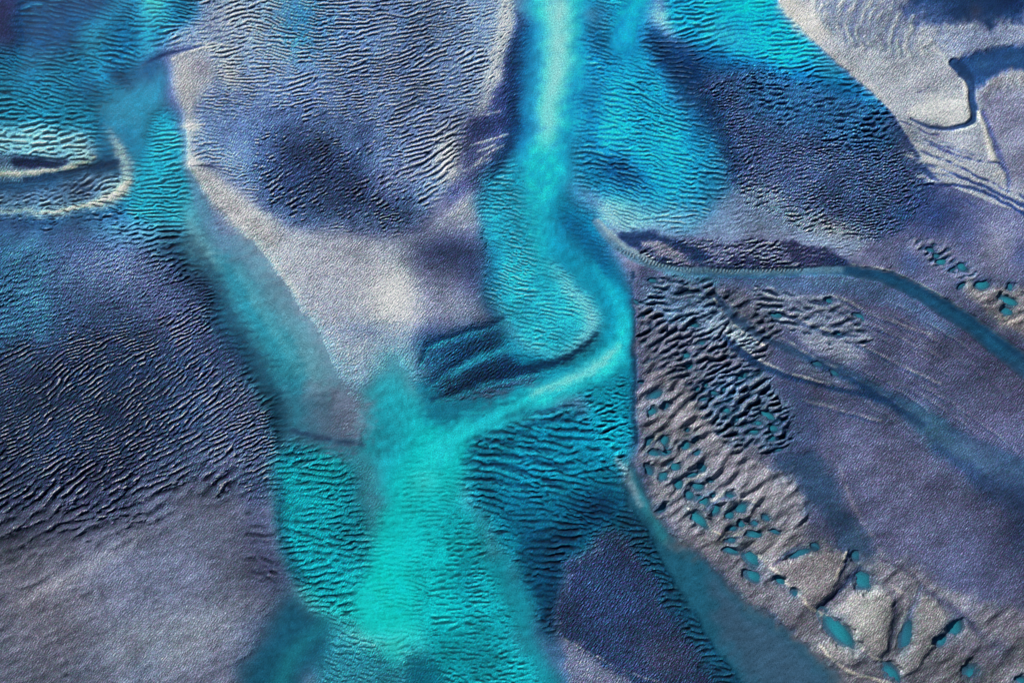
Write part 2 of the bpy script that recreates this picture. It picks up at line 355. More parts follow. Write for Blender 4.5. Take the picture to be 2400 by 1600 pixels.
paint(blob(1935,155,35,22,-35), .8, C=(70,200,222))
# rough dark shield
SH = [(1640,180),(1720,165),(1850,195),(1980,225),(2085,265),(2110,330),(2140,375),(2190,440),(2210,520),(2200,570),(2080,565),(1960,560),(1860,545),(1760,500),(1720,430),(1710,340),(1670,260)]
paint(poly(SH, 24), C=(64,98,136), A=0, amp=1.3, lam=8.2, th=10, TC=(16,66,112), tw=.9, CC=(168,168,190), cw=.6, chaos=1.0, rough=2.0, H=.08, reg=11)
paint(poly([(1720,175),(1850,190),(1980,220),(2090,262),(2120,340),(2060,360),(1960,320),(1850,290),(1740,250)], 26), .85, C=(40,110,150), amp=1.5, lam=14, th=2, TC=(4,52,100), CC=(120,160,180), cw=.5, chaos=.9, rough=1.3)
paint(blob(1850,420,110,80), .5, C=(72,84,118), amp=.35); paint(blob(2160,530,60,60), .7, C=(34,66,116), amp=.3)
paint(blob(1660,260,36,80,-25), .6, C=(10,66,112))
paint(poly([(1720,430),(1780,420),(1860,480),(1980,540),(2040,580),(1960,600),(1840,570),(1760,560),(1660,560),(1620,530)], 18), .85, C=(112,136,160), amp=1.6, lam=12, th=8, TC=(10,40,82), CC=(228,222,222), cw=.9, chaos=.7)
paint(blob(1960,540,70,24,-10), .6, C=(175,172,182))
paint(line([(2090,255,5),(2110,300,8),(2140,340,10),(2165,390,12),(2190,440,14)], 10, 12), .75, C=(8,58,108), amp=1.5, lam=11, th=0, CC=(190,210,225), cw=.6, chaos=1)
# ---- 7. cyan field and the outer bend ------------------------------------
paint(poly([(1130,440),(1200,400),(1260,420),(1330,440),(1400,520),(1420,580),(1480,660),(1495,780),(1492,900),(1490,1060),(1440,1050),(1400,900),(1250,900),(1180,790),(1140,700),(1130,560)], 14),
      C=(8,138,170), A=.25, amp=.5, lam=10, th=-10, TC=(0,74,120), tw=.7, CC=(90,210,225), cw=.3, chaos=.5, rough=.3, H=-.1, reg=8, wreg=2)
paint(poly([(1130,400),(1200,370),(1240,410),(1245,480),(1225,560),(1150,545),(1125,480)], 16), .85, C=(26,182,205), amp=1.1, lam=9.5, th=4, A=.1)
paint(poly([(1165,540),(1225,500),(1232,580),(1170,600)], 14), .0, C=(4,84,128), th=25, amp=.5)
paint(line([(1262,420,44),(1262,520,40),(1268,600,32)], 40, 24), .9, C=(16,205,222), A=.85, amp=.1)

paint(line([(1265,440,12),(1262,520,16),(1270,590,14)], 14, 16), .8, C=(70,238,245))
CF = [(1150,600),(1135,520),(1150,430),(1200,380),(1250,430),(1262,520),(1300,590),(1340,640),(1385,710),(1408,768),(1378,808),(1335,838),(1245,828),(1200,795),(1165,740),(1145,690),(1140,640)]
paint(poly(CF, 24), C=(34,184,204), A=.1, amp=1.15, lam=9.5, th=-10, TC=(0,112,150), tw=.75, CC=(190,240,245), cw=.5, chaos=.4, rough=.4, H=-.02)
paint(line([(1300,640,8),(1350,690,10),(1390,745,14),(1380,790,14),(1330,830,8)], 11, 12), .7, C=(165,222,230))
paint(line([(1160,700,6),(1190,770,8),(1240,820,6),(1330,838,4)], 6, 6), .5, C=(175,200,205))
paint(line([(1150,640,10),(1140,700,10),(1160,760,9)], 9, 9), .6, C=(24,70,116), th=-35, amp=1)
paint(line([(1290,610,3),(1300,625,6),(1310,640,3)], 4, 5), .7, C=(190,235,240))
BEND = [(1310,540,24),(1345,600,28),(1395,650,30),(1430,710,34),(1448,780,36),(1452,850,34)]
paint(line(BEND, 30, 12), .9, C=(10,165,188), A=.92, amp=0)
paint(line([(1440,620,12),(1462,700,10),(1468,790,10),(1466,860,10)], 10, 10), .75, C=(8,190,205), A=.9)
paint(line([(1340,520,16),(1400,590,22),(1450,640,14),(1482,700,7),(1484,800,7),(1486,920,8),(1488,1060,10)], 12, 10), .5, C=(4,72,118), A=.35)
paint(line([(1300,480,14),(1330,560,18),(1370,600,18)], 16, 20), .6, C=(8,130,165))
paint(line([(1264,380,40),(1264,500,36),(1272,600,20),(1290,660,8)], 36, 34), .85, C=(20,208,222), A=.7, amp=.35)
paint(line([(1150,600,8),(1160,680,8),(1175,750,8),(1215,800,6)], 8, 12), .5, C=(20,110,145))
# lower east column of bumps
COL = [(1390,880),(1440,850),(1476,880),(1478,1000),(1476,1100),(1400,1090),(1370,1000),(1380,940),(1340,930)]
paint(poly(COL, 12), C=(8,142,166), A=0, amp=1.6, lam=14, th=0, TC=(0,76,116), tw=.9, CC=(80,215,225), cw=.4, chaos=.8, H=-.05)
# south-eastern ripple bed
SR = [(1090,1020),(1180,985),(1290,960),(1360,940),(1390,1000),(1440,1080),(1470,1140),(1480,1200),(1500,1260),(1400,1240),(1380,1300),(1310,1330),(1300,1420),(1310,1500),(1270,1480),(1210,1340),(1120,1200),(1080,1110)]
paint(poly(SR, 16), C=(6,128,158), A=0, amp=1.55, lam=16, th=-9, TC=(0,46,90), tw=1, CC=(60,190,205), cw=.4, chaos=.5, rough=.4, H=-.05, reg=12)
paint(blob(1240,1190,80,60,-20), .6, C=(6,100,135), lam=15)
paint(blob(1400,1190,90,50), .75, C=(6,58,102), lam=13, amp=1.2)
paint(poly([(1210,1240),(1300,1230),(1380,1260),(1330,1330),(1310,1420),(1310,1500),(1265,1450),(1220,1360)], 18), .75, C=(6,70,112), TC=(0,26,66), lam=17, th=-3, amp=1.7)
for q in ([(1200,975),(1250,968),(1320,952),(1360,948)], [(1250,995),(1310,985),(1370,975)], [(1150,1012),(1230,1020),(1290,1035),(1330,1030)], [(1110,1040),(1170,1035),(1230,1052),(1300,1062)],
          [(1120,1066),(1200,1068),(1260,1085)], [(1090,1085),(1170,1088),(1240,1105),(1300,1135)]):
    pass
# ---- 8. turquoise confluence ----------------------------------------------
PRONG = [(1462,760,14),(1448,820,22),(1400,868,26),(1330,905,28),(1250,935,30),(1160,970,32),(1080,1010,36),(1020,1060,60)]
paint(line(PRONG, 30, 14), .97, C=(24,198,212), A=.93, amp=0, rough=.4, H=-.15, wreg=2, reg=8)
paint(line([(1440,830,9),(1400,860,12),(1330,893,14),(1250,925,10)], 12, 12), .75, C=(110,230,238))
paint(poly([(860,900),(940,880),(1000,950),(1050,980),(1100,1010),(1080,1120),(1010,1190),(940,1200),(860,1180),(830,1080),(850,1000)], 34), .95, C=(14,178,192), A=.9, amp=0, rough=.4, H=-.15, wreg=2, reg=8)
paint(blob(930,860,50,50), .7, C=(62,160,178), A=.5)
paint(blob(890,1010,50,70), .7, C=(20,145,165), A=.8)
paint(blob(1040,1060,55,60,30), .8, C=(0,212,218))
LC = [(1030,1060,70),(1010,1140,75),(960,1220,80),(930,1320,90),(915,1400,90),(915,1460,85),(910,1520,60)]
paint(line(LC, 80, 40), .95, C=(8,205,205), A=.5, amp=.9, lam=11, th=-4, rough=.4, TC=(0,140,155), tw=.6, H=-.15, wreg=2, reg=8, CC=(120,245,235), cw=.3)
paint(blob(910,1400,85,130), .9, C=(0,236,220)); paint(blob(1060,1300,60,90), .6, C=(8,190,192)); paint(blob(1020,1450,50,80), .6, C=(6,190,190)); paint(blob(1000,1130,30,30), .7, C=(90,235,228)); paint(blob(940,1500,60,40), .5, C=(90,225,205))
paint(poly([(830,1050),(880,1050),(900,1150),(880,1240),(850,1280),(835,1180)], 18), .8, C=(66,142,162), A=.4, amp=0, rough=1.4)
# rippled turquoise east of it
RT = [(1060,1180),(1120,1210),(1200,1330),(1230,1430),(1260,1520),(1290,1600),(1310,1800),(1000,1800),(1000,1560),(990,1400),(1010,1280)]
paint(poly(RT, 40), .95, C=(8,164,176), A=.1, amp=1.05, lam=12, th=-5, TC=(0,88,116), tw=.8, CC=(70,215,215), cw=.4, chaos=.8, rough=.4, H=-.1, reg=8, wreg=2)
paint(blob(1090,1360,30,60), .6, C=(4,110,140), A=0); paint(blob(1090,1540,80,50), .5, C=(6,126,146), A=0)
paint(line([(1170,1330,20),(1220,1400,20),(1240,1480,20),(1280,1560,22),(1310,1620,24),(1340,1760,26)], 20, 16), .85, C=(16,150,170), A=.8, amp=.08, wreg=2, reg=8)
paint(line([(1270,1470,14),(1310,1530,20),(1350,1600,24),(1370,1760,24)], 20, 18), .8, C=(36,84,122), A=.15, amp=0)
# bottom edge banks
paint(poly([(740,1440),(820,1450),(880,1500),(930,1570),(960,1535),(1000,1540),(1050,1580),(1080,1800),(700,1800),(740,1540)], 14), .9, C=(28,120,138), A=.1, amp=.5, lam=11, th=-14, rough=1.6, H=-.02, TC=(0,66,94), tw=.7, CC=(130,200,200), cw=.4, chaos=.9)
paint(blob(850,1490,70,22,-25), .6, C=(110,200,196), A=.1); paint(blob(810,1450,24,30), .7, C=(10,88,112))
paint(poly([(960,1545),(1000,1530),(1040,1570),(1060,1620),(1060,1800),(940,1800)], 8), .85, C=(8,104,130), A=.3, amp=.05, rough=1.3)
paint(poly([(670,1370),(720,1430),(770,1450),(760,1530),(700,1620),(600,1800),(500,1800),(560,1600),(600,1500),(640,1420)], 24), .95, C=(16,92,120), A=.6, amp=.05, rough=.9, H=-.1, wreg=5, reg=5, cw=0, tw=0)
paint(line([(745,1470,10),(700,1520,14),(660,1590,18),(620,1700,20)], 14, 20), .8, C=(28,142,156))
paint(blob(600,1480,34,70,-30), .6, C=(74,100,130), A=.1)
# scallop field
SC = [(640,1050),(700,1035),(770,1050),(830,1070),(840,1180),(862,1260),(862,1330),(835,1390),(838,1450),(770,1455),(720,1420),(680,1350),(655,1260),(642,1160)]
paint(poly(SC, 18), C=(6,146,160), A=0, amp=1.6, lam=16, th=2, TC=(0,58,84), tw=.9, CC=(70,222,222), cw=.6, chaos=.55, rough=1.0, H=-.05, reg=13)
paint(blob(755,1080,60,35), .6, C=(10,190,198)); paint(blob(690,1060,50,26), .5, C=(2,90,118))
paint(blob(830,1230,36,110), .55, C=(10,110,130), lam=15)
paint(line([(700,1380,14),(750,1430,16),(820,1452,12)], 14, 12), .6, C=(70,190,190), lam=15)
paint(line([(632,1040,5),(640,1160,5),(655,1280,6),(690,1370,6)], 5, 8), .6, C=(70,110,135))


# ---- 8b. silt and moisture grade softly from one bed into the next ----------
def blur(f, s):
    g = np.exp(-2 * math.pi ** 2 * s * s * (FX * FX + FY * FY))
    return np.fft.ifft2(np.fft.fft2(f) * g).real.astype(np.float32)
for k, s_ in (('A', 9), ('amp', 7), ('tw', 9), ('cw', 9), ('H', 8), ('rough', 8)):
    F[k] = blur(F[k], s_)
for k, s_ in (('C', 10), ('TC', 9), ('CC', 9)):
    for c in range(3):
        F[k][..., c] = blur(F[k][..., c], s_)
# veil of silt beside the central bar
paint(line([(470,470,10),(520,560,26),(590,650,46),(660,760,56),(730,870,64),(790,960,60)], 50, 44), .75, C=(84,158,174), A=.7, amp=0)
paint(line([(520,610,14),(590,720,26),(650,820,30),(700,910,30)], 26, 26), .6, C=(20,142,164), A=.85)
paint(line([(560,640,8),(640,770,10),(690,870,10)], 9, 14), .35, C=(120,196,200))
paint(poly([(660,900),(760,930),(830,1000),(860,1060),(700,1060),(650,1000)], 40), .8, H=-.22, C=(84,112,142), A=.35)
paint(poly([(720,900),(800,880),(850,960),(850,1030),(780,1020)], 40), .7, C=(112,120,146))
paint(blob(1025,1330,70,190,4), .75, C=(6,186,188), A=.3); paint(blob(870,1420,70,60), .8, C=(20,214,204)); paint(blob(1050,1200,60,60), .5, C=(8,176,186))
paint(line([(842,1180,10),(850,1280,10),(838,1380,14)], 12, 24), .5, C=(20,140,150))
paint(line([(1400,30,14),(1400,140,14),(1385,260,12),(1400,360,12)], 16, 30), .45, C=(4,104,148))
paint(line([(660,880,26),(700,940,34),(700,1000,30)], 30, 50), .8, C=(30,124,146), A=.8, H=-.2)
paint(line([(740,940,20),(760,1000,20)], 20, 40), .5, C=(84,126,150), A=.5, H=-.15)
# dark margins of the turquoise water
paint(line([(452,560,10),(500,650,14),(560,760,16),(620,860,18),(650,960,24),(648,1030,18)], 14, 22), .6, C=(10,58,86), TC=(0,20,46))
paint(line([(400,560,20),(450,660,24),(520,770,24),(590,880,24)], 22, 34), .5, C=(24,44,78), TC=(4,20,46), CC=(80,150,165))
paint(line([(1212,40,8),(1200,200,10),(1200,330,10),(1160,410,10)], 10, 18), .6, C=(8,40,78))
paint(line([(1560,130,12),(1600,180,18),(1660,240,18),(1700,320,16),(1730,400,14)], 16, 26), .6, C=(6,50,90), TC=(0,24,58))
paint(line([(1400,1180,20),(1360,1240,20),(1300,1300,16),(1290,1400,16),(1300,1470,14)], 18, 30), .6, C=(4,44,80), TC=(0,16,44))
paint(line([(1140,1140,14),(1200,1220,16),(1250,1300,18)], 16, 26), .5, C=(4,84,116))
paint(line([(650,1120,10),(660,1250,10),(700,1360,12)], 10, 14), .45, C=(4,66,92), TC=(0,30,56))
paint(line([(1484,640,5),(1488,760,6),(1488,900,6),(1490,1040,7)], 6, 8), .8, C=(8,50,86))
paint(poly([(970,880),(1060,950),(1150,932),(1300,885),(1345,900),(1200,968),(1070,1015),(990,980)], 20), .9, C=(12,128,156), A=.6, amp=.1, H=-.1)
# wisps of dark water curling into the junction
WISPS = [([(985,850,3),(1010,800,9),(1070,778,10),(1130,764,8),(1180,745,5)], 1), ([(1000,905,4),(1040,865,9),(1100,838,7),(1160,830,4)], 1), ([(1010,935,4),(1080,915,12),(1160,880,18),(1250,862,20),(1340,840,16),(1398,785,9)], 1),
  ([(1150,955,3),(1230,935,5),(1320,905,6),(1400,870,4)], .5), ([(1185,975,2),(1240,964,6),(1320,955,7),(1385,938,4)], .9), ([(1235,995,2),(1300,988,6),(1360,972,6)], .8), ([(1130,1012,2),(1210,1012,5),(1280,1028,7),(1340,1030,4)], .8),
  ([(1100,1036,2),(1170,1032,6),(1240,1050,8),(1320,1062,5)], .9), ([(1095,1062,2),(1190,1064,6),(1270,1082,8),(1330,1100,6)], .9), ([(1085,1088,2),(1170,1088,6),(1240,1108,8),(1310,1140,7)], .9), ([(1095,1118,2),(1170,1122,6),(1230,1144,7)], .8)]
for q, o_ in WISPS:
    q = [(p[0], p[1], p[2] * .62) for p in q]
    paint(line([(p[0], p[1] + 9, p[2]) for p in q], 6, 9), .6 * o_, C=(40,186,198), A=.3, amp=.4)
    paint(line(q, 6, 11, wa=3), .9 * o_, C=(2,40,78), A=.03, dH=-.1, amp=.3)
paint(line([(1055,878,4),(1090,854,9),(1140,834,8),(1190,817,7),(1225,812,4)], 8, 8), .85, C=(34,142,164), amp=.1, rough=.7)
paint(line([(1010,850,3),(1060,820,6),(1110,800,6),(1160,790,4)], 6, 12), .5, C=(22,100,132))
# arm of the bend, brightest along its inner side
paint(line([(1462,740,8),(1450,815,12),(1400,866,16),(1330,903,17),(1250,934,17),(1160,968,18),(1090,1003,22),(1030,1060,34)], 16, 22), .85, C=(26,210,220), A=.9)
paint(line([(1446,810,6),(1400,858,8),(1330,892,10),(1255,924,7)], 9, 10), .75, C=(130,236,240))
paint(line([(1398,620,6),(1440,700,8),(1462,780,8),(1462,850,8)], 8, 10), .5, C=(26,196,210)); paint(line([(1380,640,6),(1420,720,8),(1434,790,8)], 8, 12), .45, C=(6,130,160))
# crisp rims that stand above the silt
for w_, f_, o_, c_, d_ in ((9, 7, .8, (180,200,192), .05),):
    paint(line(SPIT, w_, 10, wa=7), .6, C=c_, A=.2, dH=-.06)
paint(line([(300,425,6),(272,456,7),(235,472,5),(160,488,3),(100,496,2)], 5, 5), .85, C=(236,230,210), dH=.1)
paint(line([(-20,408,4),(60,408,4),(110,402,4),(160,394,5),(205,382,5),(224,370,4)], 4, 4), .8, C=(222,214,194), dH=.12)
paint(poly([(30,372),(80,366),(140,372),(165,384),(120,396),(60,390),(25,390)], 6), .8, C=(8,28,60))  # the lobe's shadow painted again, crisper
paint(line([(60,422,5),(150,408,5),(225,392,6),(280,380,5)], 5, 6), .6, C=(4,42,80))
paint(line([(432,300,3),(440,380,4),(452,440,5),(480,505,7),(530,580,8)], 5, 7), .6, C=(96,150,172), A=.3)
paint(line([(441,300,2),(446,360,3),(458,400,4),(490,450,5),(560,520,6),(640,610,6),(700,690,6)], 4, 6), .45, C=(206,202,210), dH=.06)
paint(blob(445,294,14,5), .9, C=(250,250,252)); paint(blob(457,384,16,10), .95, C=(250,248,252)); paint(blob(490,108,22,7), .8, C=(238,232,230)); paint(blob(540,175,16,16), .5, C=(225,215,215))
paint(line([(437,297,2),(455,292,3),(480,290,2)], 2, 3, wa=1), .7, C=(238,235,240), dH=.15)
paint(line([(450,390,2),(480,388,3),(510,392,3),(545,405,2)], 2.5, 3, wa=1), .7, C=(40,48,78), dH=-.12)
paint(line([(335,152,3),(380,127,4),(430,118,4),(478,107,3)], 3, 4), .75, C=(8,34,76), dH=-.1)
paint(line([(405,140,2),(440,122,3),(480,112,3)], 2, 3), .7, C=(226,214,206), dH=.12)
for q in ([(1090,402),(1120,385),(1150,372)], [(1115,385),(1150,355),(1180,342)], [(1100,340),(1150,328),(1190,315)], [(1130,270),(1170,262)], [(1120,355),(1160,340)], [(1060,300),(1100,285)]):
    paint(line(q, 2, 3, wa=1), .8, C=(226,226,236), dH=.12)
paint(line([(1196,-60,9),(1186,20,14),(1182,90,12),(1165,170,14),(1150,225,12),(1122,258,9)], 12, 12), .45, C=(214,212,222), CC=(250,248,246), cw=1)
paint(blob(1054,365,22,50,12), .6, C=(232,228,236)); paint(blob(1062,405,24,20), .5, C=(220,215,226))
paint(line([(685,1010,4),(740,1026,5),(800,1038,4),(850,1040,3)], 4, 8), .7, C=(20,36,76), dH=-.08)
wisp_on = False
# ---- 9. south-eastern smooth teal strip, hump, grey flats -----------------
paint(poly([(1480,620),(1560,630),(1700,640),(2700,640),(2700,1800),(1900,1800),(1700,1480),(1560,1280),(1500,1180),(1494,1060),(1494,800)], 6, wa=3), C=(78,86,118), A=0, amp=0, rough=1.9, H=.22, cw=0, tw=0, reg=14)
ST = [(1478,1080),(1500,1130),(1530,1190),(1580,1250),(1650,1310),(1720,1380),(1800,1440),(1880,1500),(1950,1560),(2010,1640),(2060,1800),(1760,1800),(1700,1620),(1630,1500),(1570,1380),(1510,1280),(1470,1190)]
paint(poly(ST, 12, wa=4), C=(28,94,120), A=.8, amp=0, rough=.7, H=-.12, wreg=6, reg=12, cw=0, tw=0)
paint(line([(1700,1420,20),(1790,1510,30),(1860,1600,40)], 30, 50), .5, C=(50,88,112))
paint(poly([(1640,1330),(1720,1390),(1800,1450),(1890,1520),(1960,1600),(1980,1700),(1800,1700),(1740,1560)], 30), .7, C=(62,96,124))
paint(line([(1462,1090,8),(1490,1150,7),(1530,1210,10),(1560,1260,14)], 9, 9), .8, C=(44,140,156))
paint(line([(1448,1080,7),(1466,1110,9),(1484,1150,7),(1502,1180,4)], 7, 7), .75, C=(140,170,186), dH=.1)
paint(poly([(1475,1180),(1520,1240),(1570,1340),(1620,1430),(1680,1510),(1760,1620),(1840,1800),(1700,1800),(1640,1600),(1560,1440),(1500,1320),(1440,1240)], 9), .95, C=(16,84,118), A=0, amp=1.7, lam=14, th=-10, TC=(2,20,54), tw=1, CC=(110,178,190), cw=.5, chaos=.5, H=0, reg=12)
HUMP = [(1375,1290),(1400,1240),(1440,1235),(1490,1290),(1540,1370),(1590,1460),(1660,1560),(1740,1700),(1760,1800),(1560,1800),(1480,1620),(1400,1540),(1320,1500),(1312,1420),(1325,1340)]
paint(poly(HUMP, 24), C=(42,64,102), A=0, amp=1.3, lam=7.8, th=60, TC=(8,24,54), tw=.9, CC=(196,180,188), cw=.85, chaos=.6, rough=2.4, H=.12, reg=15)
paint(poly([(1310,1500),(1400,1540),(1480,1600),(1560,1700),(1560,1800),(1370,1800),(1330,1600)], 16), .9, C=(92,98,126), A=0, amp=.05, rough=1.7, H=.1, reg=15)
paint(line([(1325,1498,2),(1390,1530,2),(1470,1575,2),(1560,1600,2)], 2.5, 3), .5, C=(200,180,170), dH=.15)
paint(blob(1560,1540,70,50,-20), .5, C=(92,92,122), lam=14, th=28, amp=.8)

# ---- 10. eastern flats: bumps ----------------------------------------------
paint(poly([(1490,640),(1640,650),(1760,700),(1850,760),(1800,820),(1790,900),(1850,960),(1860,1040),(1760,1080),(1660,1000),(1560,900),(1496,860)], 18), .95, C=(98,102,124), amp=1.9, lam=20, th=27, TC=(10,66,110), tw=.85, CC=(160,145,150), cw=.5, chaos=1.0, rough=1.6, mound=.5)
paint(poly([(1490,640),(1600,650),(1700,690),(1680,760),(1580,760),(1500,720)], 18), .7, C=(84,120,146), lam=16, th=-12, amp=1.3)
paint(poly([(1620,700),(1700,720),(1780,790),(1740,830),(1640,800),(1590,760)], 20), .7, C=(110,140,165), TC=(4,50,96), lam=15, th=20)
paint(blob(1710,780,50,16,-25), .6, C=(190,192,205))
paint(poly([(1640,870),(1740,860),(1820,900),(1850,960),(1870,1040),(1800,1060),(1700,1020),(1650,960)], 16), .75, C=(84,112,142), TC=(6,82,126), lam=19, th=28)
paint(poly([(1500,860),(1580,880),(1660,980),(1740,1070),(1860,1100),(1900,1180),(1880,1260),(1800,1300),(1700,1300),(1580,1240),(1500,1140)], 18), .9, C=(134,129,142), amp=.5, lam=26, th=38, TC=(56,78,112), tw=.7, CC=(206,190,178), cw=.3, chaos=.7, rough=1.6, mound=1)
paint(blob(1530,880,30,40), .5, C=(120,110,130)); paint(blob(1610,970,50,40,-30), .6, C=(172,160,172), amp=.2)
paint(blob(1720,1080,60,50), .6, C=(150,140,160), amp=.3); paint(blob(1790,1160,60,30,20), .5, C=(170,160,172))
# rough band between the creek branches
paint(poly([(1740,670),(1860,670),(1960,690),(2030,740),(2060,800),(2010,830),(1940,800),(1840,770),(1780,730)], 14), .9, C=(112,122,146), amp=1.6, lam=18, th=-8, TC=(10,58,100), tw=.85, CC=(205,195,195), cw=.6, chaos=1, rough=1.7)
paint(poly([(1860,780),(1950,790),(2030,830),(2020,860),(1920,830)], 12), .6, C=(150,150,168), amp=1, lam=18)
paint(poly([(1840,850),(1930,840),(1990,880),(2040,920),(1940,900)], 12), .6, C=(120,128,150), amp=.8, lam=20, th=-20)
# chaotic strip north of the creek
paint(poly([(1480,590),(1600,560),(1700,560),(1830,570),(1990,600),(1960,640),(1800,640),(1620,630),(1520,620)], 10), .9, C=(88,100,130), amp=1.2, lam=13, th=14, TC=(12,38,80), tw=.9, CC=(220,212,214), cw=.7, chaos=1, A=0, rough=1.7, H=.1, reg=11)
paint(poly([(1430,550),(1520,545),(1570,560),(1640,590),(1680,620),(1600,612),(1500,590),(1440,575)], 7), .85, C=(20,50,92), amp=.2, cw=.2)
paint(poly([(1490,572),(1560,572),(1620,600),(1640,625),(1560,610)], 6), .8, C=(150,142,160), amp=.2, dH=.12)
paint(blob(1560,610,18,7,-8), .9, C=(12,36,74)); paint(blob(1630,610,30,11,-20), .9, C=(22,58,98))
paint(poly([(1812,564),(1880,575),(1950,590),(2000,618),(1950,628),(1885,630),(1850,602)], 5), .92, C=(44,50,82), amp=.25, rough=1.4, dH=-.15)
paint(blob(1960,612,40,12,-10), .7, C=(22,58,100))
paint(line([(1720,610,10),(1780,622,8),(1840,630,5)], 8, 7), .85, C=(34,44,80))
# east: mauve sand above the creek, dune cluster
paint(poly([(2080,560),(2180,480),(2220,430),(2700,430),(2700,900),(2400,820),(2280,740),(2160,665),(2060,630),(2000,600)], 18), .95, C=(90,98,128), A=0, amp=0, rough=1.7, H=.25, reg=16, cw=0)
paint(blob(2190,500,60,50), .8, C=(40,70,120)); paint(blob(2140,615,30,30), .7, C=(66,98,142))
paint(poly([(2130,560),(2200,555),(2260,590),(2310,650),(2280,660),(2200,640),(2140,600)], 12), .85, C=(112,116,146), amp=1.3, lam=18, th=32, TC=(20,88,132), tw=.8, CC=(215,200,190), cw=.5, chaos=.9, rough=1.3)
paint(poly([(2250,640),(2320,680),(2360,680),(2700,660),(2700,900),(2400,790),(2330,740),(2270,700)], 12), .85, C=(158,145,152), amp=.6, lam=30, th=20, chaos=1, TC=(80,90,125), tw=.6, rough=1.6)
paint(blob(2370,745,30,24), .6, C=(190,172,165)); paint(blob(2270,550,30,50), .5, C=(60,84,126)); paint(blob(2390,600,20,30), .6, C=(60,88,130))
paint(blob(2330,580,50,60), .4, C=(140,130,150))

# ---- 11. north-east sands --------------------------------------------------
NE = [(1812,-200),(2700,-200),(2700,470),(2400,500),(2300,470),(2210,430),(2170,390),(2125,320),(2090,262),(2030,203),(1985,168),(1925,118),(1876,68),(1842,24),(1816,0)]
paint(poly(NE, 3, wa=1.5), C=(158,160,178), A=0, amp=.0, rough=1.7, H=.35, cw=0, tw=0, reg=17)
paint(line([(1820,-40,20),(1850,15,22),(1890,60,22),(1920,90,14)], 20, 16), .9, C=(232,222,210))
paint(line([(1940,120,8),(2020,185,8),(2085,245,8)], 8, 8), .5, C=(200,195,200))
paint(poly([(1900,-60),(2180,-60),(2160,90),(2100,130),(2020,120),(1960,100),(1920,60)], 20), .85, C=(112,120,144))
paint(poly([(2120,-200),(2700,-200),(2700,70),(2420,50),(2350,60),(2250,70),(2180,60),(2140,30)], 26), .9, C=(20,62,104), A=.4, rough=.9, H=.05, wreg=7)
paint(blob(2190,30,40,24), .5, C=(70,92,124)); paint(blob(2285,30,16,20), .5, C=(88,92,112)); paint(blob(2380,10,40,20), .5, C=(10,34,76))
paint(poly([(2170,80),(2250,80),(2350,66),(2700,70),(2700,130),(2380,116),(2300,120),(2240,140),(2200,110)], 14), .8, C=(126,142,174))
paint(poly([(2236,150),(2270,125),(2330,115),(2400,114),(2700,114),(2700,165),(2380,168),(2330,180),(2310,205),(2282,212),(2280,180),(2250,172)], 9), .92, C=(30,82,130), A=.35, rough=.8, H=.1, wreg=7)
paint(blob(2300,150,24,14), .6, C=(66,128,168)); paint(blob(2380,140,30,14), .5, C=(60,118,160))
for q in ([(2352,170),(2340,190),(2335,205)], [(2372,165),(2366,190),(2372,205)], [(2395,170),(2392,195)], [(2330,190),(2310,212)]):
    paint(line(q, 6, 6), .6, C=(150,140,150), dH=.2)
paint(poly([(2280,215),(2400,210),(2700,210),(2700,470),(2400,460),(2380,420),(2330,320)], 22), .85, C=(120,122,152))
paint(poly([(2170,230),(2255,225),(2270,285),(2240,298),(2190,296),(2130,270)], 14), .85, C=(222,222,224))
paint(blob(2060,160,80,40,-35), .4, C=(176,176,192)); paint(blob(2160,200,60,20,20), .5, C=(138,134,152))
paint(poly([(2130,290),(2240,312),(2285,300),(2310,350),(2330,400),(2230,370),(2150,330)], 12), .6, C=(146,148,174))
paint(blob(2340,250,40,60), .4, C=(112,110,140))
RIDGES = [[(1925,15),(1915,36),(1922,61),(1943,84)], [(1935,31),(1930,51),(1943,77),(1958,94)], [(1963,46),(1958,64),(1973,94)], [(2007,5),(1989,31),(1981,59),(1984,84),(1996,102)],
  [(2045,10),(2017,46),(2001,66),(2004,87),(2019,117)], [(2075,8),(2047,25),(2037,51),(2027,82),(2032,110)], [(2093,10),(2080,28),(2065,33),(2055,51)], [(2091,28),(2083,51),(2075,59)],
  [(2114,31),(2101,59),(2088,84),(2078,102),(2080,120)], [(2144,41),(2137,76),(2124,97),(2126,120),(2142,135)], [(2167,61),(2162,84),(2152,102)], [(2183,102),(2162,110),(2165,125),(2183,135)],
  [(2183,102),(2203,120),(2218,138),(2231,158)], [(2042,95),(2046,112)], [(2056,92),(2060,120)], [(2100,100),(2106,128)], [(1950,-10),(1938,14)], [(2000,-30),(1972,10),(1968,26)],
  [(2068,62),(2062,84)], [(2052,66),(2046,84)], [(1905,0),(1900,20),(1908,44)]]
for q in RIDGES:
    paint(line([(x + 7, y + 2) for x, y in q], 5, 8, wa=3), .45, C=(58,84,120))  # shaded east side of each ridge painted in
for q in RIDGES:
    paint(line([(x + rng.normal(0, 2), y + rng.normal(0, 2)) for x, y in q], 2.5, 8, wa=3), .6, C=(206,198,186), dH=.3)
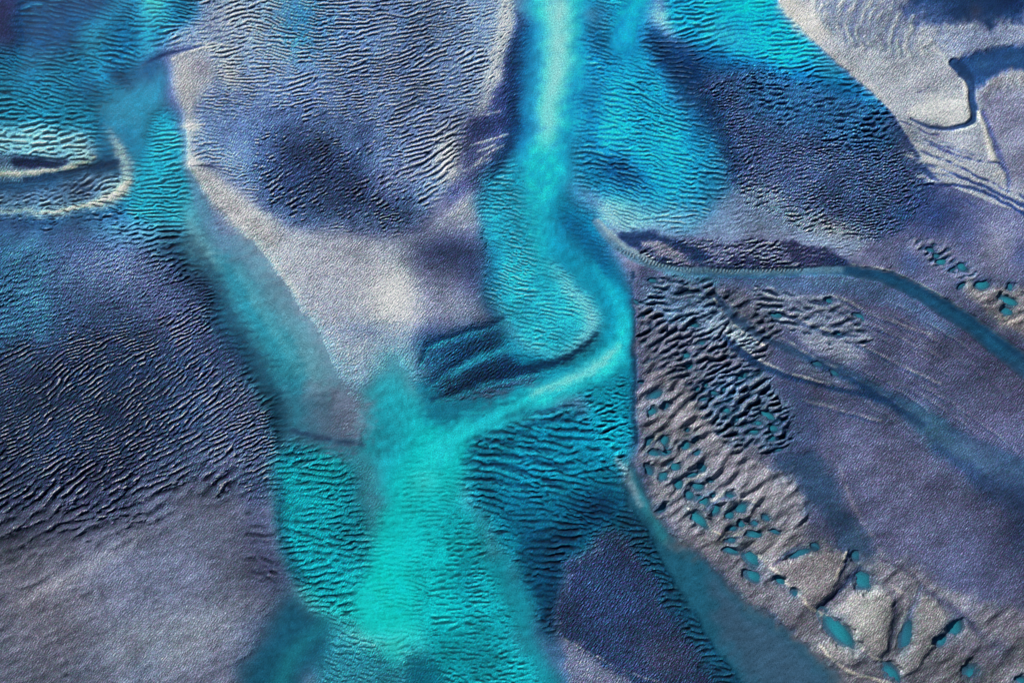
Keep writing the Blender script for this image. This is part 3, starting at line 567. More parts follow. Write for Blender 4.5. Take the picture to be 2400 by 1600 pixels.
# winding creek of the north-east
CK = [(2236,150,12),(2262,170,14),(2276,190,12),(2279,212,8),(2276,232,8),(2283,255,9),(2285,275,9),(2276,288,8),(2258,297,6),(2225,303,4),(2190,303,3),(2160,295,2.5),(2135,280,2)]
paint(line([(x - 9, y) for x, y, w in CK[2:8]], 8, 4, wa=1), .6, C=(150,140,138))
paint(line([(x - 17, y + 1) for x, y, w in CK[2:8]], 3, 3, wa=1), .8, C=(238,230,214), dH=.15)
paint(line(CK, 6, 3.5, wa=1), .92, C=(36,76,116), A=.35, amp=0, rough=.5, dH=-.2, wreg=7)
paint(line([(2291,262,2),(2290,284,2),(2274,298,2),(2240,307,2)], 2, 2.5, wa=1), .8, C=(232,226,214))
paint(line([(2110,285,2),(2150,302,2),(2170,315,2),(2200,316,2)], 1.6, 2.5, wa=1), .7, C=(44,66,110), dH=-.15)
paint(line([(2145,218),(2160,216),(2178,206)], 1.5, 2.5, wa=1), .7, C=(60,76,112), dH=-.12)
paint(line([(2291,262,2),(2305,300,4),(2318,340,6),(2326,372,7)], 4, 6, wa=1), .85, C=(226,214,202), dH=.35)
paint(line([(2303,262,4),(2325,320,6),(2345,370,7),(2366,415,6),(2366,440,4)], 6, 6, wa=2), .75, C=(66,88,132), dH=-.15)
# rivulets running east
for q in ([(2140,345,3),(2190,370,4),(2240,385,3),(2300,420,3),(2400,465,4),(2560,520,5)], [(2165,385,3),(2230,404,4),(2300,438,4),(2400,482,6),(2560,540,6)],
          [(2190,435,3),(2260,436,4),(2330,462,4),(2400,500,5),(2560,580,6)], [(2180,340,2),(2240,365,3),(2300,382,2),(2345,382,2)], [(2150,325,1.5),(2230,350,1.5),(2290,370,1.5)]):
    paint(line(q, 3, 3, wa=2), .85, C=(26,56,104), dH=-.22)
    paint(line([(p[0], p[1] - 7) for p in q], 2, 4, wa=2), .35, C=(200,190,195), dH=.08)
paint(line([(2330,412),(2350,400),(2358,410),(2345,425)], 3, 4), .6, C=(205,192,186), dH=.15)
for x, y, rx, ry in ((2178,375,20,7), (2165,382,14,5), (2205,397,14,4), (2225,402,18,5), (2150,350,10,6), (2165,418,16,7), (2185,428,14,5), (2130,366,12,5)):
    paint(blob(x, y, rx, ry, -15, wa=5), .8, C=(228,228,236))

# ---- 12. creeks of the east ------------------------------------------------
MCK = [(1395,520,8),(1430,560,12),(1470,592,12),(1530,622,10),(1600,636,10),(1700,640,10),(1800,641,9),(1900,635,9),(1990,634,12),(2070,648,15),(2150,682,17),(2230,730,19),(2310,788,21),(2400,858,24),(2560,980,28)]
paint(line([(1640,660,8),(1760,668,10),(1900,664,16),(2020,672,26),(2130,720,20),(2230,780,14)], 14, 14), .75, C=(72,108,142), amp=.05, A=.2, H=.08, wreg=8)
paint(line([(x, y - w - 3) for x, y, w in MCK[8:]], 3, 3, wa=1), .8, C=(215,200,192), dH=.2)
paint(line(MCK, 10, 4, wa=1), .96, C=(84,132,150), A=.3, amp=0, rough=.5, H=-.1, wreg=8, reg=14)
paint(line(MCK[8:], 10, 7, wa=2), .95, C=(20,72,106), A=.7)
paint(line([(x, y - w * .55, 3) for x, y, w in MCK[9:]], 3, 5), .6, C=(10,50,84))
paint(line([(2060,646,4),(2150,684,5),(2240,738,6),(2320,798,6),(2400,862,8)], 6, 8, wa=3), .5, C=(26,108,140))
paint(line([(x, y + 9) for x, y, w in MCK[4:9]], 5, 4, wa=1), .7, C=(34,92,126))
paint(line([(1400,520,4),(1432,555,6),(1475,585,5),(1530,612,4)], 5, 5), .7, C=(158,176,186), dH=.1)
paint(line([(1640,625,3),(1720,628,4),(1780,632,3)], 3, 3), .7, C=(12,46,86))
paint(line([(1560,640,6),(1620,652,8),(1680,665,8)], 7, 6), .7, C=(70,130,150))
paint(poly([(1885,640),(2040,650),(2000,668),(1900,668)], 8), .4, C=(88,126,150))
# fine cross ripples on the creek bed
paint(line([(1450,585,5),(1530,618,6),(1600,632,6),(1700,636,6),(1800,636,5),(1880,632,4)], 5, 4, wa=1), .95, amp=1.5, lam=7.5, th=75, chaos=0, CC=(215,222,215), cw=.8, TC=(40,84,110), tw=.8)
# branch creek 1
B1 = [(1672,690,5),(1700,725,9),(1740,762,10),(1790,795,8),(1850,822,8),(1920,846,9),(2000,884,12),(2080,934,17),(2170,990,26),(2270,1060,40),(2380,1130,56),(2560,1230,70)]
paint(line([(p[0], p[1] + 6, p[2] + 14) for p in B1[4:]], 10, 34), .5, C=(58,84,116))
paint(line(B1, 10, 8, wa=2), .8, C=(44,82,114), A=.25, amp=0, rough=.8, H=.05, wreg=8)
paint(line([(1900,842,7),(2000,892,9),(2080,942,10),(2160,1000,8)], 9, 9), .7, C=(22,56,98))
paint(line([(1676,688,2),(1712,735,3),(1755,770,3),(1800,795,3)], 3, 3, wa=1), .7, C=(18,42,84), dH=-.12)
paint(line([(1690,690,2),(1740,745,3),(1800,790,3),(1870,815,3)], 3, 3, wa=1), .6, C=(96,128,152), dH=.08)
paint(line([(1668,692,2),(1700,742,2),(1745,785,3),(1790,812,2.5)], 2.5, 3, wa=1), .85, C=(222,208,200), dH=.2)
paint(line([(1684,686,1.5),(1730,728,1.5),(1800,780,1.5),(1860,805,1.5)], 1.5, 2.5, wa=1), .6, C=(190,182,190), dH=.15)
paint(poly([(2100,950),(2200,985),(2300,1050),(2340,1110),(2250,1090),(2160,1030)], 24), .6, C=(66,112,138))
paint(line([(2200,1050,14),(2300,1120,18),(2400,1190,22),(2560,1260,30)], 18, 16), .7, C=(34,68,112))
paint(poly([(2280,1100),(2400,1150),(2700,1200),(2700,1500),(2420,1420),(2390,1300),(2340,1200)], 30), .65, C=(42,74,118))
# branch creek 2
B2 = [(1700,795,6),(1735,828,10),(1775,860,9),(1850,888,6),(1940,908,6),(2020,925,6),(2090,940,7)]
paint(line(B2, 8, 6, wa=2), .88, C=(24,58,100), amp=.05, dH=-.2)
paint(line([(x + 4, y - w - 3) for x, y, w in B2[1:5]], 3, 3), .6, C=(212,202,202), dH=.15)
for q in ([(1945,700,2),(1990,712,2),(2030,740,3),(2090,762,2),(2180,790,1.5)], [(1985,745,3),(2050,772,4),(2120,800,3),(2200,840,2)], [(1990,800,2),(2060,838,4),(2130,872,3),(2200,905,2)],
          [(1830,735,2),(1890,762,3),(1960,785,2)], [(1880,945,3),(1950,962,5),(2060,992,3)], [(1850,812,1.5),(1920,850,2),(1960,868,2)]):
    paint(line([(p[0] + 2, p[1] - 6) for p in q], 3, 5), .5, C=(190,176,176), dH=.08)
    paint(line(q, 3, 5), .6, C=(30,62,106), dH=-.18)
# broad sandy slopes east
paint(blob(2150,800,130,60,-30), .35, C=(104,98,130)); paint(blob(2350,960,60,120,-40), .5, C=(96,92,128))
paint(blob(2050,1080,120,80,-20), .35, C=(110,106,138))
paint(blob(2100,1250,130,90,-30), .4, C=(100,98,128))
paint(poly([(1830,900),(1900,930),(1920,1000),(1870,1060),(1820,1080),(1800,1000),(1850,960)], 20), .6, C=(58,80,120))
paint(poly([(1815,1080),(1880,1050),(1930,1080),(1960,1150),(1990,1210),(2030,1260),(2060,1300),(2050,1350),(2000,1330),(1990,1290),(1950,1240),(1910,1180),(1880,1210),(1890,1130),(1840,1110)], 18), .85, C=(44,74,106), A=.1, rough=1.0, dH=-.22)
paint(blob(2010,1270,30,40,-30), .5, C=(76,104,134))
paint(line([(1965,1090,3),(1995,1180,4),(2040,1250,4),(2070,1300,3)], 4, 8), .5, C=(160,146,158), dH=.1)
paint(blob(2350,1250,90,200), .5, C=(64,68,98)); paint(blob(2180,1150,120,80,-30), .3, C=(84,80,106)); paint(blob(2380,1560,60,80), .5, C=(76,76,98))  # vignette darkening painted over the right edge
paint(blob(2240,1560,90,50), .3, C=(96,92,106)); paint(blob(1600,900,60,60), .3, C=(96,92,112))
# southern blocks of sand with scarps
paint(poly([(1500,1000),(1560,1000),(1700,1180),(1800,1260),(1840,1330),(1780,1340),(1640,1250),(1540,1160)], 30), mound=1.1)
paint(poly([(1560,1260),(1700,1240),(1860,1230),(1990,1300),(2100,1300),(2300,1420),(2700,1480),(2700,1800),(2010,1800),(1960,1580),(1880,1500),(1780,1420),(1660,1310)], 24), .7, C=(128,120,128), mound=.45)
BK1 = [(1800,1320),(1830,1290),(1880,1300),(1920,1295),(1965,1285),(1990,1290),(1972,1330),(1955,1372),(1930,1400),(1905,1425),(1880,1410),(1850,1372)]
BK2 = [(1935,1440),(1975,1410),(2000,1385),(2040,1372),(2085,1388),(2094,1420),(2086,1470),(2076,1520),(2062,1545),(2030,1520),(2000,1490),(1970,1462)]
BK3 = [(2136,1500),(2138,1460),(2150,1400),(2165,1390),(2200,1412),(2222,1450),(2210,1475),(2190,1500),(2170,1540),(2110,1590),(2090,1560)]
BK4 = [(1925,1500),(1960,1490),(2010,1505),(2020,1535),(1995,1555),(1950,1545)]
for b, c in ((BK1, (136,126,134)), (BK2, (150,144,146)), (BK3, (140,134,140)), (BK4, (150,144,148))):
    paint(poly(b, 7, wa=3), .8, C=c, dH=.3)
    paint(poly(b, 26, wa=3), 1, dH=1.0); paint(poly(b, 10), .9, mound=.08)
paint(poly([(2000,1420),(2050,1400),(2060,1450),(2040,1490),(2000,1460)], 18), .5, C=(172,166,166))
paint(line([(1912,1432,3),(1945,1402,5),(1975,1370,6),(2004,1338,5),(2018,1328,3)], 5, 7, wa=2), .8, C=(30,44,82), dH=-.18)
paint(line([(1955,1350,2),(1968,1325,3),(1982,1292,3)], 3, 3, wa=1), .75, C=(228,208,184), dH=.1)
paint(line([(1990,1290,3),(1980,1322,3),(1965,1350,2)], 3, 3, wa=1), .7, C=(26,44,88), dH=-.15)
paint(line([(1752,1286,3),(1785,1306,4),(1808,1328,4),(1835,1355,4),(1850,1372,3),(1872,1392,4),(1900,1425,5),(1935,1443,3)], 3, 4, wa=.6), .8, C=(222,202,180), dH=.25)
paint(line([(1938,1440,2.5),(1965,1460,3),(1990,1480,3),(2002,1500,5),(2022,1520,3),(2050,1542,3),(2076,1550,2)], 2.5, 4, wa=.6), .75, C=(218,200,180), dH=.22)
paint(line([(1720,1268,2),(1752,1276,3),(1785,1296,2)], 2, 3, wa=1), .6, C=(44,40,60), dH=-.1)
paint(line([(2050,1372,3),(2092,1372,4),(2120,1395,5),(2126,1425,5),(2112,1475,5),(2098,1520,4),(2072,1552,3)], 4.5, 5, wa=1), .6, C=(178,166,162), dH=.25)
paint(line([(2096,1400,3),(2098,1440,4),(2088,1490,4),(2080,1530,4)], 4, 8, wa=2), .7, C=(34,42,78), dH=-.18)  # groove with the block's east-side shade painted in
paint(line([(2060,1308,3),(2110,1328,4),(2148,1352,5),(2160,1375,3)], 4, 5, wa=1), .6, C=(70,72,102), dH=-.2)  # dark shading along the ridge, painted in over a groove
paint(line([(2160,1378,3),(2190,1398,5),(2235,1425,7),(2275,1460,9),(2300,1490,8)], 7, 14, wa=3), .7, C=(46,54,88), dH=-.2)  # same ridge shading painted further east
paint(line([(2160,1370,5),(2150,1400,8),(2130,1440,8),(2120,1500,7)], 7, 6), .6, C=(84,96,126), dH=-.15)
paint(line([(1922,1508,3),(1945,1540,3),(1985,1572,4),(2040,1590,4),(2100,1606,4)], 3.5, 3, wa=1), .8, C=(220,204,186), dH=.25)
paint(blob(2340,1510,30,40,20), .6, C=(66,74,108), dH=-.2); paint(blob(2290,1530,50,20,-20), .5, C=(88,88,116)); paint(blob(2330,1480,40,20), .4, C=(150,140,150))
paint(blob(2275,1425,14,12), .7, C=(80,84,112), dH=-.15); paint(blob(2380,1450,40,60), .4, C=(112,108,128))
paint(line([(1990,1580),(2040,1582),(2080,1592)], 1.6, 2.5, wa=1), .6, C=(60,60,90), dH=-.1)
paint(line([(1810,1322,3),(1835,1300,4),(1870,1276,3),(1880,1270,2)], 3, 4, wa=1), .8, C=(40,44,76), dH=-.15)
paint(blob(1960,1450,30,16,40), .4, C=(110,120,150))
# hair-fine rills fanning over the wet slope
rr = np.random.default_rng(44)
for k in range(26):
    x0_, y0_ = 1900 + 260 * rr.random(), 700 + 230 * rr.random()
    ln = 90 + 170 * rr.random(); sl = .42 + .22 * rr.random()
    q = [(x0_, y0_, .8), (x0_ + ln * .3, y0_ + ln * .3 * sl * .7, 1.6), (x0_ + ln * .65, y0_ + ln * .65 * sl * .95, 1.8), (x0_ + ln, y0_ + ln * sl * 1.1, .8)]
    o_ = .25 + .35 * rr.random()
    paint(line([(p[0] + 1, p[1] - 4, p[2]) for p in q], 2, 4, wa=2.5), o_ * .6, C=(166,154,164), dH=.03)
    paint(line(q, 2, 3, wa=2.5), o_, C=(34,58,96), dH=-.07)
for k in range(16):
    x0_, y0_ = 2110 + 60 * rr.random(), 300 + 150 * rr.random()
    ln = 80 + 160 * rr.random()
    q = [(x0_, y0_, .8), (x0_ + ln * .5, y0_ + ln * .12, 1.6), (x0_ + ln, y0_ + ln * .36, .8)]
    paint(line(q, 2, 3, wa=3), .25 + .3 * rr.random(), C=(48,72,116), dH=-.06)
for k in range(14):
    x0_, y0_ = 1900 + 420 * rr.random(), 1000 + 330 * rr.random()
    ln = 40 + 90 * rr.random()
    q = [(x0_, y0_, .8), (x0_ + ln * .5, y0_ + ln * .3, 2), (x0_ + ln, y0_ + ln * .7, .8)]
    paint(line(q, 2, 6, wa=3), .2 + .2 * rr.random(), C=(52,62,92), dH=-.06)
# chain of scarps in the pool field
for q in ([(1612,1190,2),(1640,1205,3),(1655,1222,3),(1662,1232,2)], [(1668,1240,2),(1690,1250,2),(1705,1262,2)], [(1730,1218,2),(1745,1232,2)], [(1686,1180,2),(1690,1195,2)]):
    paint(line(q, 2.5, 2.5, wa=1), .85, C=(238,216,190), dH=.22)
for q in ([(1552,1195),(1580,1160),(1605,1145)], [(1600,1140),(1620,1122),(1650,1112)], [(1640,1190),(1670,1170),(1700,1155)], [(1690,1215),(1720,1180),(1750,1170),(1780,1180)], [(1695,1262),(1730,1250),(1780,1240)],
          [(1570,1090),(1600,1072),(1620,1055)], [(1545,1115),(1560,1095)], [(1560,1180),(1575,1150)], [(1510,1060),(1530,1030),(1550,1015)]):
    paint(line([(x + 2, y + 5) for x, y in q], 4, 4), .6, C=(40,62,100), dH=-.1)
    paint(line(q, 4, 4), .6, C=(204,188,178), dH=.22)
#@@POOLS
POOLS = [
 # x, y, rx, ry, tilt (deg, positive = descending to the right), brightness 0..1, cluster
 (1521,1034,7,12,-60+90,.35,'a'), (1557,1031,9,11,30,.7,'a'), (1607,1043,10,9,0,.7,'a'), (1628,1029,9,6,-15,.45,'a'), (1609,1006,6,5,0,.35,'a'),
 (1562,1057,12,8,-15,.55,'a'), (1533,1063,13,7,10,.5,'a'), (1636,1061,9,6,-20,.4,'a'), (1582,1093,12,8,10,.7,'a'), (1554,1114,11,9,-35,.6,'a'), (1519,1103,10,11,-40,.35,'a'),
 (1622,1110,14,6,-15,.55,'a'), (1646,1096,10,9,45,.5,'a'), (1590,1134,11,10,40,.7,'a'), (1636,1138,12,8,10,.7,'a'), (1664,1126,8,5,15,.4,'a'),
 (1617,1159,9,10,30,.6,'a'), (1647,1172,13,12,20,.75,'a'), (1670,1158,7,5,15,.5,'a'), (1710,1164,11,8,-5,.5,'a'), (1551,1190,8,12,40,.3,'a'),
 (1674,1192,12,10,-10,.75,'a'), (1738,1190,14,9,-15,.65,'a'), (1710,1206,10,8,0,.65,'a'), (1800,1213,10,6,20,.4,'a'), (1637,1216,24,10,42,.9,'a'),
 (1738,1227,11,7,15,.6,'a'), (1772,1225,9,6,10,.5,'a'), (1717,1237,9,5,0,.5,'a'), (1769,1252,17,8,8,.65,'a'), (1817,1245,10,5,10,.4,'a'), (1714,1263,13,6,10,.45,'a'),
 (1717,1289,18,7,8,.6,'b'), (1763,1307,22,11,42,.75,'b'), (1768,1349,18,11,35,.75,'b'), (1828,1360,14,9,42,.65,'b'), (1864,1390,9,7,30,.3,'b'),
 (1872,1294,26,8,-15,.45,'b'), (1912,1280,10,6,40,.35,'b'), (2022,1358,25,17,25,.75,'b'), (2008,1301,12,9,40,.4,'b'), (1966,1477,46,15,47,.95,'b'),
 (2125,1487,12,36,12,.45,'b'), (2237,1468,16,18,20,.7,'b'), (2208,1500,13,11,10,.6,'b'), (2090,1578,25,11,50,.75,'b'), (2281,1578,18,15,-15,.7,'b'), (2394,1596,14,9,0,.6,'b'),
 (2206,613,11,7,0,.85,'c'), (2194,600,7,5,0,.5,'c'), (2254,625,12,7,35,.75,'c'), (2230,630,8,4,-20,.5,'c'), (2180,587,9,5,10,.45,'c'), (2302,666,16,11,5,.8,'c'), (2252,668,9,6,-15,.4,'c'),
 (2370,672,9,8,20,.55,'c'), (2364,706,20,8,18,.85,'c'), (2361,729,14,8,15,.65,'c'),
 (2017,743,12,5,25,.6,'d'), (1820,738,14,6,12,.5,'d'), (1944,706,9,5,25,.55,'d'), (1917,852,12,5,15,.45,'d'), (1958,874,10,5,30,.5,'d'), (1967,782,9,4,30,.45,'d'),
 (1626,764,12,6,-5,.5,'e'), (1609,833,8,5,0,.7,'e'), (1615,859,8,6,0,.8,'e'), (1633,910,6,5,0,.7,'e'), (1653,902,6,4,15,.6,'e'), (1695,910,6,5,0,.6,'e'), (1738,881,12,6,-15,.6,'e'),
 (1703,960,8,6,15,.8,'e'), (1726,978,9,6,-20,.7,'e'), (1650,933,9,4,-10,.4,'e'), (1800,973,18,6,30,.8,'e'), (1777,990,9,5,10,.7,'e'), (1812,1003,11,6,15,.7,'e'), (1766,1009,11,6,10,.7,'e'),
 (1808,1025,9,7,-15,.6,'e'), (1823,1052,10,5,5,.4,'e'), (1673,920,8,4,15,.5,'e'), (1710,937,8,4,-15,.5,'e'), (1645,806,8,5,-15,.5,'e'),
 (1527,963,11,8,0,.7,'f'), (1558,952,10,9,10,.35,'f'), (1537,925,17,7,-20,.45,'f'), (1503,895,7,4,0,.35,'f'), (1506,741,5,4,0,.75,'f'), (1527,657,12,4,5,.5,'f'), (1492,707,9,4,35,.45,'f'),
]
for (x, y, rx, ry, t, b, cl) in POOLS:
    # hollow with a steep bank on the north-west side and a wet, dark rim
    paint(blob(x - 2, y - 2, rx * 1.15 + 2, ry * 1.15 + 2, -t, wa=1), .75, C=(40,84,118), amp=0, rough=1.0)
#@@ENDPOOLS
# =========================== relief =========================================
NLEV = [-75, -60, -45, -30, -15, 0, 15, 30, 45, 60, 75]
lam_levels = [7.5, 10.5, 14.5, 20.0, 28.0, 40.0]
loglev = np.log(lam_levels)
L = np.clip(np.log(F['lam'] * (1 + .17 * NWX)), loglev[0], loglev[-1])
TH = np.clip(F['th'] + 7 * NWX * (F['lam'] < 30) + 4 * NWY, -75, 75)
Z = np.zeros((NY, NX), np.complex64)
wf1 = white(11); wf2 = white(12)
Z2 = np.zeros((NY, NX), np.complex64)
act = F['amp'] > 0.03
for li, lam in enumerate(lam_levels):
    lo = loglev[li - 1] if li else -9; hi = loglev[li + 1] if li + 1 < len(loglev) else 99
    wl = np.where(L <= loglev[li], (L - lo) / (loglev[li] - lo), (hi - L) / (hi - loglev[li]))
    wl = np.clip(wl, 0, 1)
    for a in NLEV:
        w = wl * np.clip(1 - np.abs(TH - a) / 15.0, 0, 1)
        if not ((w > 0.02) & act).any(): continue
        Z += w * oriented_noise(lam, a, 0, .19, .13, True, wf1)
        Z2 += w * oriented_noise(lam, a, 0, .38, .42, True, wf2)
patchy = np.clip(1 + .30 * soft_noise(55, 91) + .22 * soft_noise(18, 92), .25, 1.7)
ch = np.clip(F['chaos'], 0, 1)
Zm = Z * (1 - .75 * ch) + Z2 * ch
mag = np.abs(Zm) + 1e-6
ph = (np.angle(Zm) / (2 * math.pi)) % 1.0
CR = .66
t = ph / CR
up = .45 * t + .55 * sm(t)
dn = 1 - sm((ph - CR) / (1 - CR))
prof = np.where(ph < CR, up, dn)
fade = np.clip(mag / np.sqrt((mag ** 2).mean()) * 1.25, 0, 1.0)
prof = .5 + (prof - .5) * fade
soft = .5 + .27 * Zm.real / np.sqrt((np.abs(Zm) ** 2).mean()) * 2.4
kc = .8 * sm((ch - .35) / .6)
prof = prof * (1 - kc) + np.clip(soft, -.6, 1.7) * kc
del Z, Z2, Zm
AMP = F['amp'] * patchy
ripple = AMP * F['lam'] / 10.0 * .19 * (prof - .45)
# fine wind texture on bare sand: short strokes rising steeply to the right
fine = oriented_noise(5.4, 56, 21, .35, .4) + .7 * oriented_noise(5.0, 64, 22, .3, .4) + .25 * oriented_noise(8, 35, 23, .5, .5)
fine /= fine.std()
F['rough'] = np.where(np.isin(REG, [0, 5, 6, 14, 16, 17]), F['rough'] * .62, F['rough'])
fineH = F['rough'] * .014 * fine
blot = soft_noise(30, 31) * .5 + soft_noise(12, 32) * .5
m1 = oriented_noise(46, 46, 61, .35, .30); m2 = oriented_noise(27, 34, 62, .35, .35)
mnd = .7 * m1 + .45 * m2
mnd = np.where(mnd > 0, np.sqrt(mnd * mnd + .04) - .2, mnd * .8)        # rounded tops, wider hollows
broad = oriented_noise(120, 30, 63, .5, .5) * .10 + soft_noise(45, 64) * .05
F['H'] = F['H'] + F['mound'] * mnd * .36 + broad * (np.isin(REG, [14, 16, 17]) * .9 + np.isin(REG, [5, 6]) * .35)
HH = F['H'] + ripple + fineH + .03 * blot * (F['rough'] > .9) + .12 - .5 * np.power(np.clip(F['A'], 0, 1), .7)
# ripples: painted shade and water in troughs, painted highlights and dry sand on crests
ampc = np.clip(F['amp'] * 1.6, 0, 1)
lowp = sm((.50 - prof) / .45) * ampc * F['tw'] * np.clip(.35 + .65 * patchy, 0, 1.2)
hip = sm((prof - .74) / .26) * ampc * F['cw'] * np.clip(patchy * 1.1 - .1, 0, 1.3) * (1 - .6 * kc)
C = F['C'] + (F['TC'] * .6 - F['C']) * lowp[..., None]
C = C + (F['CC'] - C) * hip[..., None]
# drift streaks in moisture and suspended silt
streak = oriented_noise(26, 15, 41, .6, .5) * .5 + soft_noise(40, 42) * .6 + soft_noise(9, 43) * .4
C = C * (1 + (.055 * streak + .07 * soft_noise(110, 93))[..., None])
flowN = oriented_noise(8, 80, 51, .6, .055); flowD = oriented_noise(8, -56, 52, .6, .055); flowU = oriented_noise(8, 30, 53, .6, .055)
flow = np.where(np.isin(WREG, [1, 6, 8]), flowD, flowN)
kb = sm((X - 1090) / 60) * sm((1500 - X) / 60) * sm((Y - 850) / 30) * sm((1030 - Y) / 30)
flow = flow * (1 - kb) + flowU * kb
F['A'] = F['A'] * np.clip(1 + .06 * flow + .08 * soft_noise(16, 94), .3, 1.3)
streak = streak + .55 * flow
sat = (C.max(-1) - C.min(-1)) / (C.max(-1) + 1e-4)
neu = sm((.42 - sat) / .3)[..., None]
C = C * (1 + neu * np.array([-.02, .02, -.015], np.float32))
C[..., 2:3] = C[..., 2:3] * (1 + .07 * (1 - neu) * sm((1100 - Y) / 900)[..., None])
C[..., 1:2] = C[..., 1:2] * (1 - .03 * (1 - neu) * sm((1100 - Y) / 900)[..., None])
dk = sm((.42 - C.mean(-1, keepdims=True)) / .25) * neu
C = C * (1 + dk * np.array([-.05, .06, .015], np.float32))
lum = C.mean(-1, keepdims=True)
C = C * (.78 + .30 * sm(lum / .62))
# dry and damp grains at hand-width scale, with glints painted on fine crests
speck = oriented_noise(5.2, 58, 24, .45, .45) + .8 * oriented_noise(5.0, 20, 25, .6, .9)
speck /= speck.std()
pix = np.random.default_rng(77).standard_normal((NY, NX)).astype(np.float32)
gamp = np.clip(F['rough'], .25, 2.2)
C = C * np.exp(np.clip(.15 * gamp * speck + .07 * gamp * fine + .08 * pix, -.7, .7))[..., None]
C = C + (oriented_noise(6.0, 10, 26, .8, 1.2) * .020 * gamp)[..., None] * np.array([1, -.7, .5], np.float32)
C = np.clip(C, 0.004, 1)
#@@MESH
# pools: level, hollow and outline -----------------------------------------
def field_at(f, x, y):
    return f[int(np.clip((y - GY0) / STEP, 0, NY - 1)), int(np.clip((x - GX0) / STEP, 0, NX - 1))]

pool_levels = []; bowls = []
POOLS = [(x, y, rx * 1.12, ry * 1.15, t_, b, cl) for (x, y, rx, ry, t_, b, cl) in POOLS]
for (x, y, rx, ry, t_, b, cl) in POOLS:
    s = box([(x - 2.2 * max(rx, ry), y - 2.2 * max(rx, ry)), (x + 2.2 * max(rx, ry), y + 2.2 * max(rx, ry))], 2)
    px, py = X[s] + (2.0 + .26 * min(rx, ry)) * NWX[s], Y[s] + (2.0 + .26 * min(rx, ry)) * NWY[s]
    a = math.radians(t_)
    u = ((px - x) * math.cos(a) + (py - y) * math.sin(a)) / rx
    v = (-(px - x) * math.sin(a) + (py - y) * math.cos(a)) / ry
    r = np.sqrt(u * u + v * v)
    ring = HH[s][(r > 1.15) & (r < 1.7)]
    lev = float(np.percentile(ring, 45)) - .22 - .014 * min(rx, ry)
    # bank: steep on the north-west, gentle on the south-east
    side = ((px - x) * -.75 + (py - y) * -.66) / (np.hypot(px - x, py - y) + 1e-3)
    wout = 1.62 - .34 * side
    hb = HH[s]
    k = sm((r - 1) / (wout - 1))
    inner = lev - .45 * np.clip(1 - r * r, 0, 1)
    HH[s] = np.where(r < 1, inner, np.where(r < wout, lev + (np.maximum(hb, lev + .04) - lev) * k, hb))
    pool_levels.append(lev); bowls.append((s, r, inner))
for s, r, inner in bowls:
    HH[s] = np.where(r < 1, np.minimum(HH[s], inner), HH[s])

# the survey fades into an even flat at its rim
edge = np.minimum(np.minimum((X - gx[0]), (gx[-1] - X)), np.minimum((Y - gy[0]), (gy[-1] - Y)))
ke = sm(edge / 60.0)
HH = HH * ke + .05 * (1 - ke)
C = C * ke[..., None] + np.array([.30, .34, .46], np.float32) * (1 - ke[..., None])

def s2l(c):
    c = np.clip(c, 0, 1)
    return np.where(c <= .04045, c / 12.92, ((c + .055) / 1.055) ** 2.4).astype(np.float32)

EFLAT = 0.76
ALB = np.clip(s2l(C) / EFLAT, .002, .93)
wb = np.stack([np.ones_like(Y), 1 - .03 * sm((1100 - Y) / 900), 1 + .06 * sm((1100 - Y) / 900)], -1)
WAL = np.clip(s2l(np.clip(F['C'] * wb * (1 + (.05 * streak)[..., None]), 0, 1)) / EFLAT, .002, .93)

# ------------------------------------------------------------ materials ----
def wx(x): return (x - 1200.0) / 10.0
def wy(y): return (800.0 - y) / 10.0

def new_mat(name):
    m = bpy.data.materials.new(name); m.use_nodes = True
    nt = m.node_tree
    for n in list(nt.nodes): nt.nodes.remove(n)
    return m, nt

def strokes(nt, scale, rot, stretch):
    tc = nt.nodes.new('ShaderNodeTexCoord')
    mp = nt.nodes.new('ShaderNodeMapping')
    mp.inputs['Rotation'].default_value = (0, 0, -math.radians(rot))
    mp.vector_type = 'TEXTURE'
    mp.inputs['Rotation'].default_value = (0, 0, math.radians(rot))
    mp.inputs['Scale'].default_value = (stretch, 1, 1)
    nz = nt.nodes.new('ShaderNodeTexNoise')
    nz.inputs['Scale'].default_value = scale
    nz.inputs['Detail'].default_value = 2.0
    nz.inputs['Roughness'].default_value = .6
    nt.links.new(tc.outputs['Object'], mp.inputs['Vector'])
    nt.links.new(mp.outputs['Vector'], nz.inputs['Vector'])
    return nz

